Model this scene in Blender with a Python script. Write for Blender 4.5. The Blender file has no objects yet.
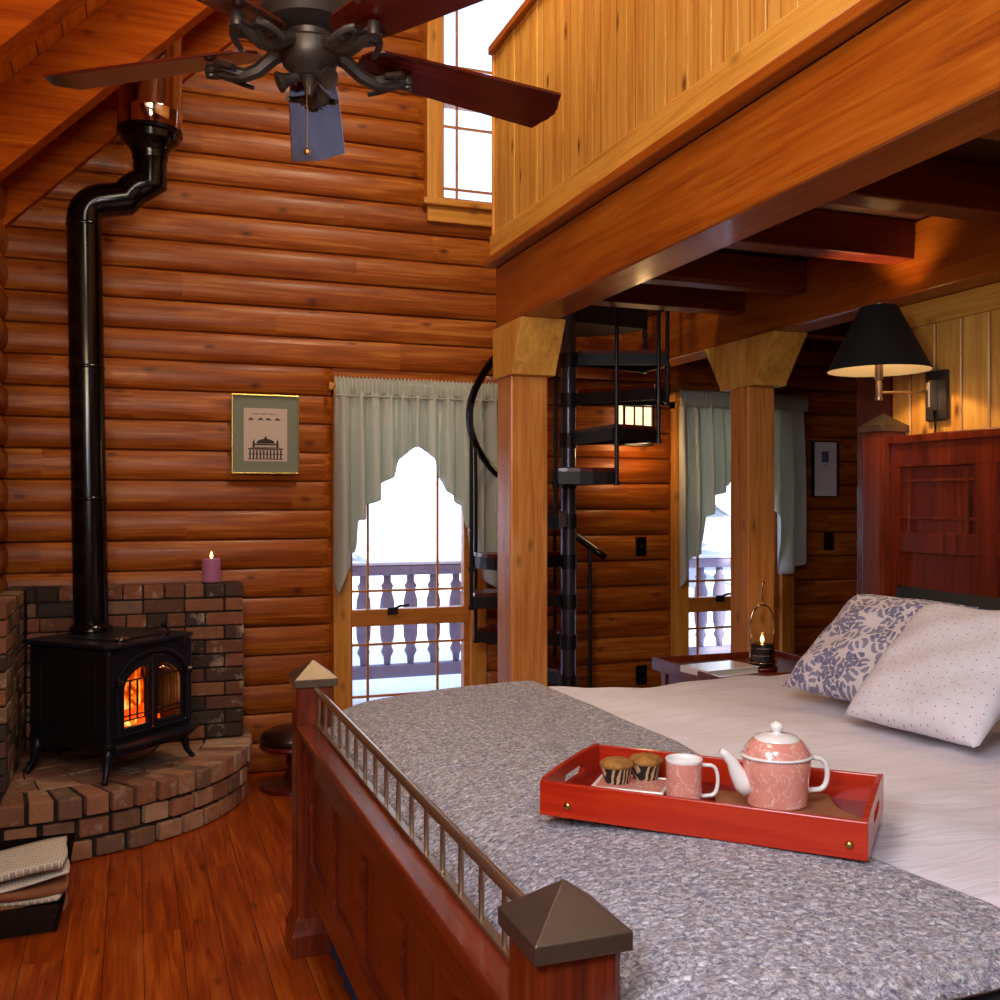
import bpy, bmesh, math, random
from mathutils import Vector, Matrix
random.seed(7)
C = bpy.context.scene.collection
PI = math.pi
def R(d): return math.radians(d)
def srgb(h):
    h = h.lstrip('#'); o = []
    for i in (0, 2, 4):
        c = int(h[i:i+2], 16)/255
        o.append(c/12.92 if c <= .04045 else ((c+.055)/1.055)**2.4)
    return (*o, 1)
def lerp(a, b, t): return a+(b-a)*t
def piece(pts, x):
    if x <= pts[0][0]: return pts[0][1]
    for (a, b), (c, d) in zip(pts, pts[1:]):
        if x <= c: return lerp(b, d, (x-a)/(c-a))
    return pts[-1][1]

# ------------------------------------------------------------------ materials
class NT:
    def __init__(s, name):
        s.m = bpy.data.materials.new(name); s.m.use_nodes = True
        s.t = s.m.node_tree; s.t.nodes.clear()
        s.out = s.t.nodes.new('ShaderNodeOutputMaterial')
    def n(s, ty, **k):
        nd = s.t.nodes.new('ShaderNode'+ty)
        ins = k.pop('i', {})
        for a, b in k.items(): setattr(nd, a, b)
        for a, b in ins.items(): s.put(nd.inputs[a], b)
        return nd
    def put(s, sock, v):
        if isinstance(v, bpy.types.NodeSocket): s.t.links.new(v, sock)
        elif isinstance(v, bpy.types.Node): s.t.links.new(v.outputs[0], sock)
        else: sock.default_value = v
    def math(s, op, a, b=None, c=None):
        nd = s.n('Math', operation=op); s.put(nd.inputs[0], a)
        if b is not None: s.put(nd.inputs[1], b)
        if c is not None: s.put(nd.inputs[2], c)
        return nd.outputs[0]
    def ramp(s, f, stops, interp='LINEAR'):
        nd = s.n('ValToRGB'); nd.color_ramp.interpolation = interp
        e = nd.color_ramp.elements
        while len(e) < len(stops): e.new(.5)
        for q, (p, c) in zip(e, stops): q.position = p; q.color = c if len(c) == 4 else (*c, 1)
        s.put(nd.inputs[0], f); return nd.outputs[0]
    def mix(s, f, a, b, blend='MIX'):
        nd = s.n('Mix', data_type='RGBA', blend_type=blend)
        s.put(nd.inputs[0], f); s.put(nd.inputs[6], a); s.put(nd.inputs[7], b); return nd.outputs[2]
    def obj(s): return s.n('TexCoord').outputs['Object']
    def pos(s): return s.n('NewGeometry').outputs['Position']
    def uv(s): return s.n('TexCoord').outputs['UV']
    def map(s, v, sc=(1, 1, 1), loc=(0, 0, 0)):
        return s.n('Mapping', i={'Vector': v, 'Scale': sc, 'Location': loc}).outputs[0]
    def noise(s, v, scale, detail=3, rough=.5, dist=0):
        return s.n('TexNoise', i={'Vector': v, 'Scale': scale, 'Detail': detail, 'Roughness': rough, 'Distortion': dist}).outputs[0]
    def bsdf(s, col, rough=.5, metal=0, bump=None, bs=.3, bd=.01, coat=0, spec=.5, **k):
        b = s.n('BsdfPrincipled'); s.put(b.inputs['Base Color'], col); s.put(b.inputs['Roughness'], rough)
        s.put(b.inputs['Metallic'], metal); s.put(b.inputs['Coat Weight'], coat); s.put(b.inputs['Specular IOR Level'], spec)
        b.inputs['Coat Roughness'].default_value = .12
        for a, v in k.items(): s.put(b.inputs[a.replace('_', ' ')], v)
        if bump is not None:
            bp = s.n('Bump', i={'Height': bump, 'Strength': bs, 'Distance': bd}); s.put(b.inputs['Normal'], bp.outputs[0])
        s.put(s.out.inputs[0], b.outputs[0]); return s.m

def wood(name, dark, mid, light, axis=0, plank=None, rough=.45, coat=0, knots=.5, world=False, tone=.35, spec=.4, gapw=.02, gapcol=None, scale=1):
    n = NT(name)
    v = n.pos() if world else n.obj()
    sep = n.n('SeparateXYZ', i={0: v}).outputs
    rnd = None; shift = v
    if plank:
        ax, w, off = plank
        q = n.math('DIVIDE', n.math('SUBTRACT', sep[ax], off), w)
        fl = n.math('FLOOR', q)
        wn = n.n('TexWhiteNoise', noise_dimensions='1D', i={'W': fl})
        rnd = wn.outputs[0]
        # board joints along the grain
        lj = n.math('FLOOR', n.math('ADD', n.math('DIVIDE', sep[axis], 2.1), n.math('MULTIPLY', rnd, 9.0)))
        wn2 = n.n('TexWhiteNoise', noise_dimensions='2D', i={'Vector': n.n('CombineXYZ', i={0: fl, 1: lj}).outputs[0]})
        rnd = wn2.outputs[0]
        comb = n.n('CombineXYZ', i={0: n.math('MULTIPLY', rnd, 13.0), 1: n.math('MULTIPLY', rnd, 7.0), 2: n.math('MULTIPLY', rnd, 5.0)}).outputs[0]
        shift = n.n('VectorMath', operation='ADD', i={0: v, 1: comb}).outputs[0]
    sc = [9*scale]*3; sc[axis] = .7*scale
    g = n.noise(n.map(shift, sc), 2.2, 4, .55, 1.2)
    sc2 = [60*scale]*3; sc2[axis] = 1.6*scale
    f = n.noise(n.map(shift, sc2), 1.6, 3, .6, .4)
    big = n.noise(shift, 1.1, 2)
    t = n.math('ADD', n.math('MULTIPLY', g, .62), n.math('MULTIPLY', f, .38))
    col = n.ramp(t, [(.3, srgb(dark)), (.5, srgb(mid)), (.7, srgb(light))])
    if knots:
        sp = n.n('SeparateXYZ', i={0: shift}).outputs; oth = [q_ for q_ in range(3) if q_ != axis]
        kv = n.n('CombineXYZ', i={0: n.math('MULTIPLY', sp[axis], 1.9*scale), 1: n.math('MULTIPLY', n.math('ADD', sp[oth[0]], sp[oth[1]]), 4.2*scale)}).outputs[0]
        vo = n.n('TexVoronoi', voronoi_dimensions='2D', i={'Vector': kv, 'Scale': 1.0, 'Randomness': 1.0}).outputs['Distance']
        kf = n.ramp(n.math('ADD', vo, n.math('MULTIPLY', f, .03)), [(.035, (1, 1, 1)), (.06, (.55, .55, .55)), (.10, (0, 0, 0))])
        col = n.mix(n.math('MULTIPLY', kf, knots), col, srgb('3a1204'))
    col = n.mix(n.math('MULTIPLY', n.math('SUBTRACT', big, .35), tone), col, srgb(dark))
    if rnd is not None:
        col = n.mix(n.math('MULTIPLY', rnd, tone), col, n.mix(.55, col, srgb(dark)))
        fr = n.math('FRACT', q)
        edge = n.math('MINIMUM', fr, n.math('SUBTRACT', 1.0, fr))
        if gapw:
            gp = n.math('LESS_THAN', edge, gapw)
            col = n.mix(n.math('MULTIPLY', gp, .75), col, srgb(gapcol or '200a02'))
    return n.bsdf(col, n.math('ADD', rough, n.math('MULTIPLY', n.math('SUBTRACT', f, .5), .15)), 0, n.math('ADD', f, g), .12, .004, coat, spec)

def plain(name, hexc, rough=.5, metal=0, coat=0, var=.12, vs=6, bs=0, bscale=80, bd=.002, spec=.5, **k):
    n = NT(name); v = n.obj()
    nz = n.noise(v, vs, 3)
    c = srgb(hexc)
    dk = tuple(x*(1-var*2) for x in c[:3])+(1,)
    col = n.mix(nz, dk, c)
    bump = n.noise(v, bscale, 4) if bs else None
    return n.bsdf(col, rough, metal, bump, bs, bd, coat, spec, **k)
def emit(name, hexc, s):
    n = NT(name); nz = n.noise(n.obj(), 20)
    e = n.n('Emission', i={'Color': srgb(hexc), 'Strength': n.math('MULTIPLY', n.math('ADD', nz, .5), s)})
    n.put(n.out.inputs[0], e.outputs[0]); return n.m

M = {}
M['log'] = wood('log', '682806', 'a45410', 'd0863a', 0, (2, .162, .003), .42, .04, .8, True, .6, gapw=0, spec=.3)
M['logside'] = wood('logside', '682806', 'a45410', 'd0863a', 1, (2, .162, .003), .42, .04, .8, True, .6, gapw=0, spec=.3)
M['beam'] = wood('beam', '742e06', '9c5010', 'b2681e', 1, None, .38, .15, .2, True, .3, scale=.8)
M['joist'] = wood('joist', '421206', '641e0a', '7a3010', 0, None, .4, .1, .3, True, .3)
M['rafter'] = wood('rafter', '7e2c02', 'a84c06', 'be6410', 0, None, .6, 0, .5, True, .3, spec=.08)
M['roofboard'] = wood('roofboard', 'b45806', 'd87c14', 'e8982c', 1, (0, .1, 0), .5, 0, .5, True, .3, gapw=.03, spec=.08)
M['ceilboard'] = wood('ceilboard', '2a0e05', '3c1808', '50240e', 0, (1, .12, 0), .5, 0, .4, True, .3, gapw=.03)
M['post'] = wood('post', 'a85a1c', 'cc8440', 'de9e5a', 2, None, .35, .15, .5, True, .25)
M['pine'] = wood('pine', 'b0702a', 'd29c46', 'e6b862', 2, (1, .136, .05), .4, .05, .95, True, .35, gapw=.02, gapcol='804c18')
M['pineplain'] = wood('pineplain', 'b0702a', 'd29a40', 'e2b258', 2, None, .4, .05, .6, True, .2)
M['pineh'] = wood('pineh', 'b0702a', 'd29a40', 'e2b258', 1, None, .4, .05, .4, True, .2)
M['casing'] = wood('casing', 'b47022', 'd08c38', 'dfa352', 2, None, .4, .05, .5, True, .2)
M['casingh'] = wood('casingh', 'b47022', 'd08c38', 'dfa352', 0, None, .4, .05, .5, True, .2)
M['sash'] = wood('sash', '9c5a18', 'b97228', 'ca8638', 0, None, .4, .05, .0, True, .2)
M['floor'] = wood('floor', '641c03', 'a24208', 'cc6c1c', 1, (0, .125, .03), .3, .15, .6, True, .5, gapw=.014, spec=.3)
M['cherry'] = wood('cherry', '3e1206', '6c260e', '8c401c', 2, None, .32, .3, 0, False, .2)
M['cherryY'] = wood('cherryY', '3e1006', '6a220c', '863818', 1, None, .3, .35, 0, False, .2)
M['headwood'] = wood('headwood', '380e04', '681e08', '863410', 2, None, .32, .25, 0, False, .2)
M['cherrydark'] = wood('cherrydark', '300a04', '521408', '6a200c', 2, None, .3, .3, 0, False, .2)
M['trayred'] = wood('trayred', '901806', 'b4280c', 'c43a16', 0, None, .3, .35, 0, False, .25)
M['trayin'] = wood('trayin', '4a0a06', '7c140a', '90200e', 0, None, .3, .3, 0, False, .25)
M['blade'] = wood('blade', '300a06', '4e130a', '641c0e', 0, None, .22, .5, 0, False, .2)
M['iron'] = plain('iron', '0c0b0e', .5, .1, 0, .1, bs=.1)
M['ironsoft'] = plain('ironsoft', '24242e', .38, .5, 0, .1, bs=.1)
M['black'] = plain('black', '040405', .17, 0, .0, .1, spec=.45)
M['steelpole'] = plain('steelpole', '54545e', .3, .7, .2, .1)
M['bronze'] = plain('bronze', '4a4444', .42, .6, 0, .3, 20, .2)
M['bronzecap'] = plain('bronzecap', '7a6a58', .4, .8, 0, .2, 12, .08)
M['brass'] = plain('brass', 'b8a084', .3, .9, 0, .15, 12)
M['gold'] = plain('gold', 'c9a45a', .25, 1, 0, .1)
M['chrome'] = plain('chrome', 'd8c8b8', .08, 1, 0, .05)
M['mortar'] = plain('mortar', '2c2018', .9, 0, 0, .3, 30, .5)
M['white'] = plain('white', 'f1eee8', .25, 0, .5, .02)
M['paper'] = plain('paper', 'd8cfc4', .8, 0, 0, .1, 30, .2)
M['shade'] = plain('shade', '07070a', .8, 0, 0, .05, bs=.1)
M['bluecloth'] = plain('bluecloth', '27406c', .9, 0, 0, .2, 30, .3)
M['darkcloth'] = plain('darkcloth', '1c2020', .9, 0, 0, .2, 30, .3)
M['greencloth'] = plain('greencloth', '6d7466', .9, 0, 0, .2, 30, .3)
M['leather'] = plain('leather', '260a08', .3, 0, .3, .2, 10, .2)
M['wax'] = plain('wax', '9c5a86', .5, 0, 0, .1, Emission_Color=srgb('c06a70'), Emission_Strength=.12)
M['waxdark'] = plain('waxdark', '151818', .25, 0, .4, .1)
M['flame'] = emit('flame', 'ffc060', 10)
M['coal'] = emit('coal', 'ff4a10', 3)
M['snow'] = plain('snow', 'eef2fa', .8, 0, 0, .03, 2, .3, 3, .1)
M['porchwood'] = plain('porchwood', '9a92a8', .7, 0, 0, .2, 8, .3)
M['treefar'] = plain('treefar', 'dce0e2', .9, 0, 0, .25, 1.5, .4)
M['napkin'] = plain('napkin', 'a0643e', .85, 0, 0, .15, 40, .2)
M['muffin'] = plain('muffin', 'c88a3c', .8, 0, 0, .45, 60, .8, 70, .004)
M['matgreen'] = plain('matgreen', '7c8270', .8, 0, 0, .05)
M['ink'] = plain('ink', '3a2c30', .8, 0, 0, .1)
M['printpaper'] = plain('printpaper', 'cbb6a8', .7, 0, 0, .05)
M['cardwhite'] = plain('cardwhite', 'd6d4da', .6, 0, 0, .05)
M['stampblue'] = plain('stampblue', '5c6f9c', .7, 0, 0, .4, 60)

def mk_fire():
    n = NT('fire'); v = n.obj()
    nz = n.noise(n.map(v, (7, 7, 4)), 1.5, 4, .6, 1.5)
    z = n.n('SeparateXYZ', i={0: v}).outputs[2]
    f = n.math('SUBTRACT', nz, n.math('MULTIPLY', n.math('SUBTRACT', z, .3), .35))
    col = n.ramp(f, [(.34, (.01, .001, 0)), (.46, (.5, .04, 0)), (.54, (1, .25, .02)), (.66, (1, .75, .2))])
    e = n.n('Emission', i={'Color': col, 'Strength': 2.6}); n.put(n.out.inputs[0], e.outputs[0]); return n.m
M['fire'] = mk_fire()

def mk_brick(name, cols, dark=0):
    n = NT(name); isl = n.n('NewGeometry').outputs['Random Per Island']
    st = [(i/len(cols), srgb(c)) for i, c in enumerate(cols)]
    col = n.ramp(isl, st, 'CONSTANT')
    p = n.pos(); nz = n.noise(p, 14, 4, .6); nf = n.noise(p, 70, 3)
    col = n.mix(n.math('MULTIPLY', nz, .75), col, srgb('4a3022'))
    spot = n.ramp(n.noise(p, 9, 4, .7), [(.56, (0, 0, 0)), (.7, (.8, .8, .8))])
    col = n.mix(spot, col, srgb('b09a84'))
    return n.bsdf(col, .85, 0, n.math('ADD', nf, nz), .6, .006)
M['brick'] = mk_brick('brick', ['7c4a34', '96583e', '4c3428', '8a6a50', '2c2220', '9c6444', '6a4030', '33302e'])
M['brickrim'] = mk_brick('brickrim', ['b87c5c', 'c89878', 'a0684c', 'd0a888', '98644a', 'c08860', '88644e'])

def mk_glass(name, tint=(1, 1, 1, 1), g=.06):
    n = NT(name)
    t = n.n('BsdfTransparent', i={'Color': tint}); gl = n.n('BsdfGlossy', i={'Roughness': .02})
    mx = n.n('MixShader', i={0: g}); n.put(mx.inputs[1], t.outputs[0]); n.put(mx.inputs[2], gl.outputs[0])
    n.put(n.out.inputs[0], mx.outputs[0]); return n.m
M['glass'] = mk_glass('glass')
M['stoveglass'] = mk_glass('stoveglass', (.8, .75, .7, 1), .05)

def mk_curtain():
    n = NT('curtain'); v = n.obj()
    w = n.noise(n.map(v, (300, 300, 6)), 1, 2)
    col = n.mix(w, srgb('d6d8ce'), srgb('eeefe8'))
    d = n.n('BsdfPrincipled', i={'Base Color': col, 'Roughness': .6, 'Sheen Weight': .3})
    t = n.n('BsdfTranslucent', i={'Color': srgb('c6cab4')})
    mx = n.n('MixShader', i={0: .5}); n.put(mx.inputs[1], d.outputs[0]); n.put(mx.inputs[2], t.outputs[0])
    n.put(n.out.inputs[0], mx.outputs[0]); return n.m
M['curtain'] = mk_curtain()

def mk_quilt():
    n = NT('quilt'); p = n.pos()
    pm = n.map(p, (1, 1.0, 1))
    a = n.noise(pm, 100, 4, .7, .8); b = n.noise(pm, 9, 3, .6)
    vo = n.n('TexVoronoi', feature='SMOOTH_F1', i={'Vector': n.map(p, (1, 1.6, 1)), 'Scale': 55.0}).outputs['Distance']
    col = n.ramp(a, [(.38, srgb('5c5a6c')), (.47, srgb('9896a4')), (.54, srgb('bcb6ba')), (.64, srgb('ecebf2'))])
    col = n.mix(n.math('MULTIPLY', n.ramp(n.noise(p, 30, 3), [(.5, (0, 0, 0)), (.62, (1, 1, 1))]), .35), col, srgb('8c7868'))
    sx = n.n('SeparateXYZ', i={0: p}).outputs
    stripe = n.math('SINE', n.math('MULTIPLY', n.math('ADD', n.math('ADD', sx[0], n.math('MULTIPLY', sx[1], .25)), n.math('MULTIPLY', b, .12)), 95))
    h = n.math('ADD', n.math('ADD', n.math('MULTIPLY', vo, 1.2), a), n.math('MULTIPLY', stripe, .08))
    return n.bsdf(col, .8, 0, h, .9, .012, Sheen_Weight=.2)
M['quilt'] = mk_quilt()
def mk_duvet():
    n = NT('duvet'); p = n.pos()
    a = n.noise(n.map(p, (1, 5, 1)), 3, 4, .6, .6); c = n.noise(p, 160, 2)
    col = n.mix(a, srgb('d4ced6'), srgb('f0ecf4'))
    return n.bsdf(col, .75, 0, n.math('ADD', n.math('MULTIPLY', a, 1.5), n.math('MULTIPLY', c, .05)), .5, .02, Sheen_Weight=.2)
M['duvet'] = mk_duvet()
def mk_dots():
    n = NT('dots'); uv = n.uv()
    vo = n.n('TexVoronoi', voronoi_dimensions='2D', i={'Vector': uv, 'Scale': 17.0, 'Randomness': .45}).outputs['Distance']
    f = n.ramp(vo, [(.05, (1, 1, 1)), (.07, (0, 0, 0))])
    col = n.mix(f, n.mix(n.noise(uv, 14, 3), srgb('d8d4da'), srgb('efecf2')), srgb('4c4a60'))
    return n.bsdf(col, .8, 0, n.noise(uv, 24, 4), .35, .01)
M['dots'] = mk_dots()
def mk_floral():
    n = NT('floral'); uv = n.uv()
    def flower(scale, loc, petals, r0, rings):
        u = n.map(uv, (1, 1, 1), loc)
        wv = n.n('TexNoise', i={'Vector': u, 'Scale': 9.0}).outputs['Color']
        u2 = n.n('VectorMath', operation='ADD', i={0: u, 1: n.n('VectorMath', operation='SCALE', i={0: wv, 'Scale': .05}).outputs[0]}).outputs[0]
        vo = n.n('TexVoronoi', voronoi_dimensions='2D', i={'Vector': u2, 'Scale': scale, 'Randomness': .8})
        d = n.n('VectorMath', operation='SUBTRACT', i={0: u2, 1: vo.outputs['Position']}).outputs[0]
        s = n.n('SeparateXYZ', i={0: d}).outputs
        ang = n.math('ARCTAN2', s[1], s[0])
        rnd = n.n('SeparateColor', i={0: vo.outputs['Color']}).outputs[0]
        pet = n.math('ABSOLUTE', n.math('COSINE', n.math('ADD', n.math('MULTIPLY', ang, petals/2), n.math('MULTIPLY', rnd, 6.0))))
        rad = vo.outputs['Distance']
        inside = n.math('LESS_THAN', rad, n.math('MULTIPLY', n.math('ADD', n.math('MULTIPLY', pet, .6), .4), r0))
        if rings:
            rg = n.math('GREATER_THAN', n.math('SINE', n.math('ADD', n.math('MULTIPLY', rad, rings), n.math('MULTIPLY', pet, 2.5))), -.45)
            inside = n.math('MULTIPLY', inside, rg)
        return inside
    a = flower(4.2, (0, 0, 0), 5, .40, 34); b = flower(9.0, (.37, .2, 0), 2, .62, 11)
    f = n.math('MAXIMUM', a, n.math('MULTIPLY', b, .85))
    col = n.mix(n.math('MULTIPLY', f, .9), srgb('dad4d8'), n.mix(n.noise(uv, 12), srgb('3d4270'), srgb('7478a0')))
    return n.bsdf(col, .8, 0, n.noise(uv, 40, 4), .3, .006)
M['floral'] = mk_floral()
def mk_china():
    n = NT('pinkmarble'); v = n.obj()
    a = n.noise(v, 16, 5, .6, 1.8)
    col = n.mix(n.noise(v, 22, 3), srgb('d8806c'), srgb('eaa898'))
    vein = n.ramp(n.math('ABSOLUTE', n.math('SUBTRACT', a, .5)), [(0, (1, 1, 1)), (.018, (0, 0, 0))])
    col = n.mix(n.math('MULTIPLY', vein, .7), col, srgb('f4e6d8'))
    dk = n.ramp(n.noise(n.map(v, (1, 1, 1), (5, 2, 1)), 17, 4, .6, 2.5), [(.68, (0, 0, 0)), (.7, (1, 1, 1))])
    col = n.mix(dk, col, srgb('40282c'))
    return n.bsdf(col, .15, 0, coat=.6)
M['china'] = mk_china()
def mk_cup():
    n = NT('muffincup'); v = n.obj()
    ang = n.n('TexWave', i={'Vector': v, 'Scale': 30.0, 'Distortion': 6.0, 'Detail': 2.0}).outputs[0]
    col = n.ramp(ang, [(.3, srgb('181410')), (.55, srgb('3c3428')), (.8, srgb('c2a478'))])
    return n.bsdf(col, .6)
M['cup'] = mk_cup()
def mk_news():
    n = NT('newsprint'); v = n.obj()
    a = n.n('TexBrick', i={'Vector': n.map(v, (1, 1, 1)), 'Scale': 22.0, 'Mortar Size': .06, 'Color1': srgb('8c8074'), 'Color2': srgb('b4a898'), 'Mortar': srgb('e2dacc')}).outputs[0]
    return n.bsdf(n.mix(.2, a, srgb('d8ccb8')), .85, 0, n.noise(v, 30), .3, .005)
M['news'] = mk_news()
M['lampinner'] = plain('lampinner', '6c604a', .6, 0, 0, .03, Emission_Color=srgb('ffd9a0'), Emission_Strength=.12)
M['sconceglass'] = emit('sconceglass', 'ffdfae', 1.7)

# ------------------------------------------------------------------ geometry helpers
def obj(name, bm, mat, parent=None, smooth=False, bevel=0, segs=2, sub=0, auto=True):
    me = bpy.data.meshes.new(name); bmesh.ops.recalc_face_normals(bm, faces=bm.faces[:]); bm.to_mesh(me); bm.free()
    o = bpy.data.objects.new(name, me); C.objects.link(o)
    me.materials.append(M[mat] if isinstance(mat, str) else mat)
    if smooth:
        for p in me.polygons: p.use_smooth = True
        if smooth == 'auto': me.set_sharp_from_angle(angle=R(35))
    if bevel:
        b = o.modifiers.new('bevel', 'BEVEL'); b.width = bevel; b.segments = segs; b.limit_method = 'ANGLE'; b.angle_limit = R(40)
    if sub:
        b = o.modifiers.new('sub', 'SUBSURF'); b.levels = sub; b.render_levels = sub
    if parent: o.parent = parent
    return o
def tag(o, label, cat, group=None):
    o['label'] = label; o['category'] = cat
    if group: o['group'] = group
    return o
def thing(name, label, cat, loc=(0, 0, 0), rz=0, group=None):
    o = bpy.data.objects.new(name, None); C.objects.link(o); o.location = loc; o.rotation_euler = (0, 0, rz)
    o.empty_display_size = .05
    return tag(o, label, cat, group)
def struct(o): o['kind'] = 'structure'; return o
def B(): return bmesh.new()
def box(bm, x0, x1, y0, y1, z0, z1, mtx=None):
    r = bmesh.ops.create_cube(bm, size=1)
    m = Matrix.Translation(((x0+x1)/2, (y0+y1)/2, (z0+z1)/2)) @ Matrix.Diagonal((abs(x1-x0), abs(y1-y0), abs(z1-z0), 1))
    if mtx: m = mtx @ m
    bmesh.ops.transform(bm, matrix=m, verts=r['verts']); return bm
def bar(bm, a, b, w, h, up=(0, 0, 1)):
    a = Vector(a); b = Vector(b); d = b-a; L = d.length; z = d.normalized(); u = Vector(up)
    x = u.cross(z)
    if x.length < 1e-4: x = Vector((1, 0, 0)).cross(z)
    x.normalize(); y = z.cross(x)
    m = Matrix((x, y, z)).transposed().to_4x4(); m.translation = a
    return box(bm, -w/2, w/2, -h/2, h/2, 0, L, m)
def lathe(bm, prof, seg=24, mtx=None, cap=True, sx=1, sy=1):
    rings = []
    for r, z in prof:
        rings.append([bm.verts.new((r*math.cos(2*PI*i/seg)*sx, r*math.sin(2*PI*i/seg)*sy, z)) for i in range(seg)])
    for a, b in zip(rings, rings[1:]):
        for i in range(seg):
            bm.faces.new((a[i], a[(i+1) % seg], b[(i+1) % seg], b[i]))
    if cap: bm.faces.new(rings[0][::-1]); bm.faces.new(rings[-1])
    if mtx: bmesh.ops.transform(bm, matrix=mtx, verts=[v for r in rings for v in r])
    return bm
def frames(pts, closed=False):
    pts = [Vector(p) for p in pts]; n = len(pts); out = []; prev = None
    for i in range(n):
        if closed: t = pts[(i+1) % n]-pts[i-1]
        else: t = pts[min(i+1, n-1)]-pts[max(i-1, 0)]
        t.normalize()
        if prev is None:
            up = Vector((0, 0, 1)) if abs(t.z) < .9 else Vector((1, 0, 0))
            x = up.cross(t).normalized()
        else: x = (prev-t*prev.dot(t)).normalized()
        prev = x; out.append((pts[i], x, t.cross(x)))
    return out
def tube(bm, pts, r, seg=10, closed=False, sx=1, sy=1):
    fr = frames(pts, closed); rs = r if isinstance(r, (list, tuple)) else [r]*len(fr); rings = []
    for (p, x, y), q in zip(fr, rs):
        rings.append([bm.verts.new(p+x*q*sx*math.cos(2*PI*i/seg)+y*q*sy*math.sin(2*PI*i/seg)) for i in range(seg)])
    pairs = list(zip(rings, rings[1:]))
    if closed: pairs.append((rings[-1], rings[0]))
    for a, b in pairs:
        for i in range(seg): bm.faces.new((a[i], a[(i+1) % seg], b[(i+1) % seg], b[i]))
    if not closed: bm.faces.new(rings[0][::-1]); bm.faces.new(rings[-1])
    return bm
def prism(bm, poly, d0, d1, axis=2, mtx=None):
    def P(a, b, c): return (a, b, c) if axis == 2 else ((a, c, b) if axis == 1 else (c, a, b))
    lo = [bm.verts.new(P(x, y, d0)) for x, y in poly]; hi = [bm.verts.new(P(x, y, d1)) for x, y in poly]
    n = len(poly); bm.faces.new(lo[::-1]); bm.faces.new(hi)
    for i in range(n): bm.faces.new((lo[i], lo[(i+1) % n], hi[(i+1) % n], hi[i]))
    if mtx: bmesh.ops.transform(bm, matrix=mtx, verts=lo+hi)
    return bm
def ringprism(bm, outer, inner, d0, d1, axis=1, mtx=None):
    def P(p, c): return (p[0], p[1], c) if axis == 2 else ((p[0], c, p[1]) if axis == 1 else (c, p[0], p[1]))
    n = len(outer); V = [[bm.verts.new(P(p, d)) for p in ring] for ring in (outer, inner) for d in (d0, d1)]
    o0, o1, i0, i1 = V
    for k in range(n):
        j = (k+1) % n
        bm.faces.new((o0[k], o0[j], o1[j], o1[k])); bm.faces.new((i0[k], i1[k], i1[j], i0[j]))
        bm.faces.new((o0[k], i0[k], i0[j], o0[j])); bm.faces.new((o1[k], o1[j], i1[j], i1[k]))
    if mtx: bmesh.ops.transform(bm, matrix=mtx, verts=[v for r in V for v in r])
    return bm
def grid(bm, nu, nv, f, uv=False):
    V = [[bm.verts.new(f(i/nu, j/nv)) for j in range(nv+1)] for i in range(nu+1)]
    lay = bm.loops.layers.uv.verify() if uv else None
    for i in range(nu):
        for j in range(nv):
            fc = bm.faces.new((V[i][j], V[i+1][j], V[i+1][j+1], V[i][j+1]))
            if uv:
                for l, (a, b) in zip(fc.loops, ((i, j), (i+1, j), (i+1, j+1), (i, j+1))): l[lay].uv = (a/nu, b/nv)
    return V
def dup(o, parent=None):
    c = o.copy(); C.objects.link(c); c.parent = parent
    for ch in [q for q in bpy.data.objects if q.parent == o]: dup(ch, c)
    return c
def arch(w, h, spring, n=12):
    """closed outline of an arched opening, from bottom left counter clockwise; spring = height where the arch starts"""
    pts = [(-w/2, 0), (w/2, 0)]
    for k in range(n+1):
        a = PI*k/n; pts.append((w/2*math.cos(a), spring+(h-spring)*math.sin(a)))
    return pts

# ------------------------------------------------------------------ dimensions
YW = 5.70          # back wall plane
XL, XR = -.66, 4.75
RC = 3.90          # left roof slope: z = x + RC
XRIDGE = 2.05
YB = -1.8
def roofz(x): return RC+x if x < XRIDGE else RC+2*XRIDGE-x
LOGH = .162; LOFF = .003

# ------------------------------------------------------------------ floor
bm = B(); box(bm, XL-.3, XR+.3, YB-.3, YW+.15, -.12, 0); struct(obj('floor', bm, 'floor'))

# ------------------------------------------------------------------ log walls
WIN = [(1.063, 1.971, .2, 2.2), (3.26, 4.16, .2, 2.2), (1.61, 2.52, 3.20, 4.95)]
def logseg(bm, a, b, z0, z1, place, b0=.058, capa=False, capb=False):
    xs = [(a, 1)] ; 
    n = max(1, int((b-a)/.5))
    xs = [(lerp(a, b, i/n), 1) for i in range(n+1)]
    if capa: xs = [(a, .15), (a+.012, .45), (a+.035, .75), (a+.065, .93)]+[(x, s) for x, s in xs if x > a+.1]
    if capb: xs = [(x, s) for x, s in xs if x < b-.1]+[(b-.065, .93), (b-.035, .75), (b-.012, .45), (b, .15)]
    K = 9; rows = []
    for x, s in xs:
        row = []
        for k in range(K):
            ph = lerp(-PI/2, PI/2, k/(K-1))
            zz = (z0+z1)/2+(z1-z0)/2*math.sin(ph)
            bul = b0*s*(max(0, math.cos(ph))**.62)
            row.append(bm.verts.new(place(x, bul+(.0), zz)))
        rows.append(row)
    for r, q in zip(rows, rows[1:]):
        for k in range(K-1): bm.faces.new((r[k], q[k], q[k+1], r[k+1]))
    for r in (rows[0], rows[-1]):
        bm.faces.new(r)
bm = B()
nc = int(6.1/LOGH)+1
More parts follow.
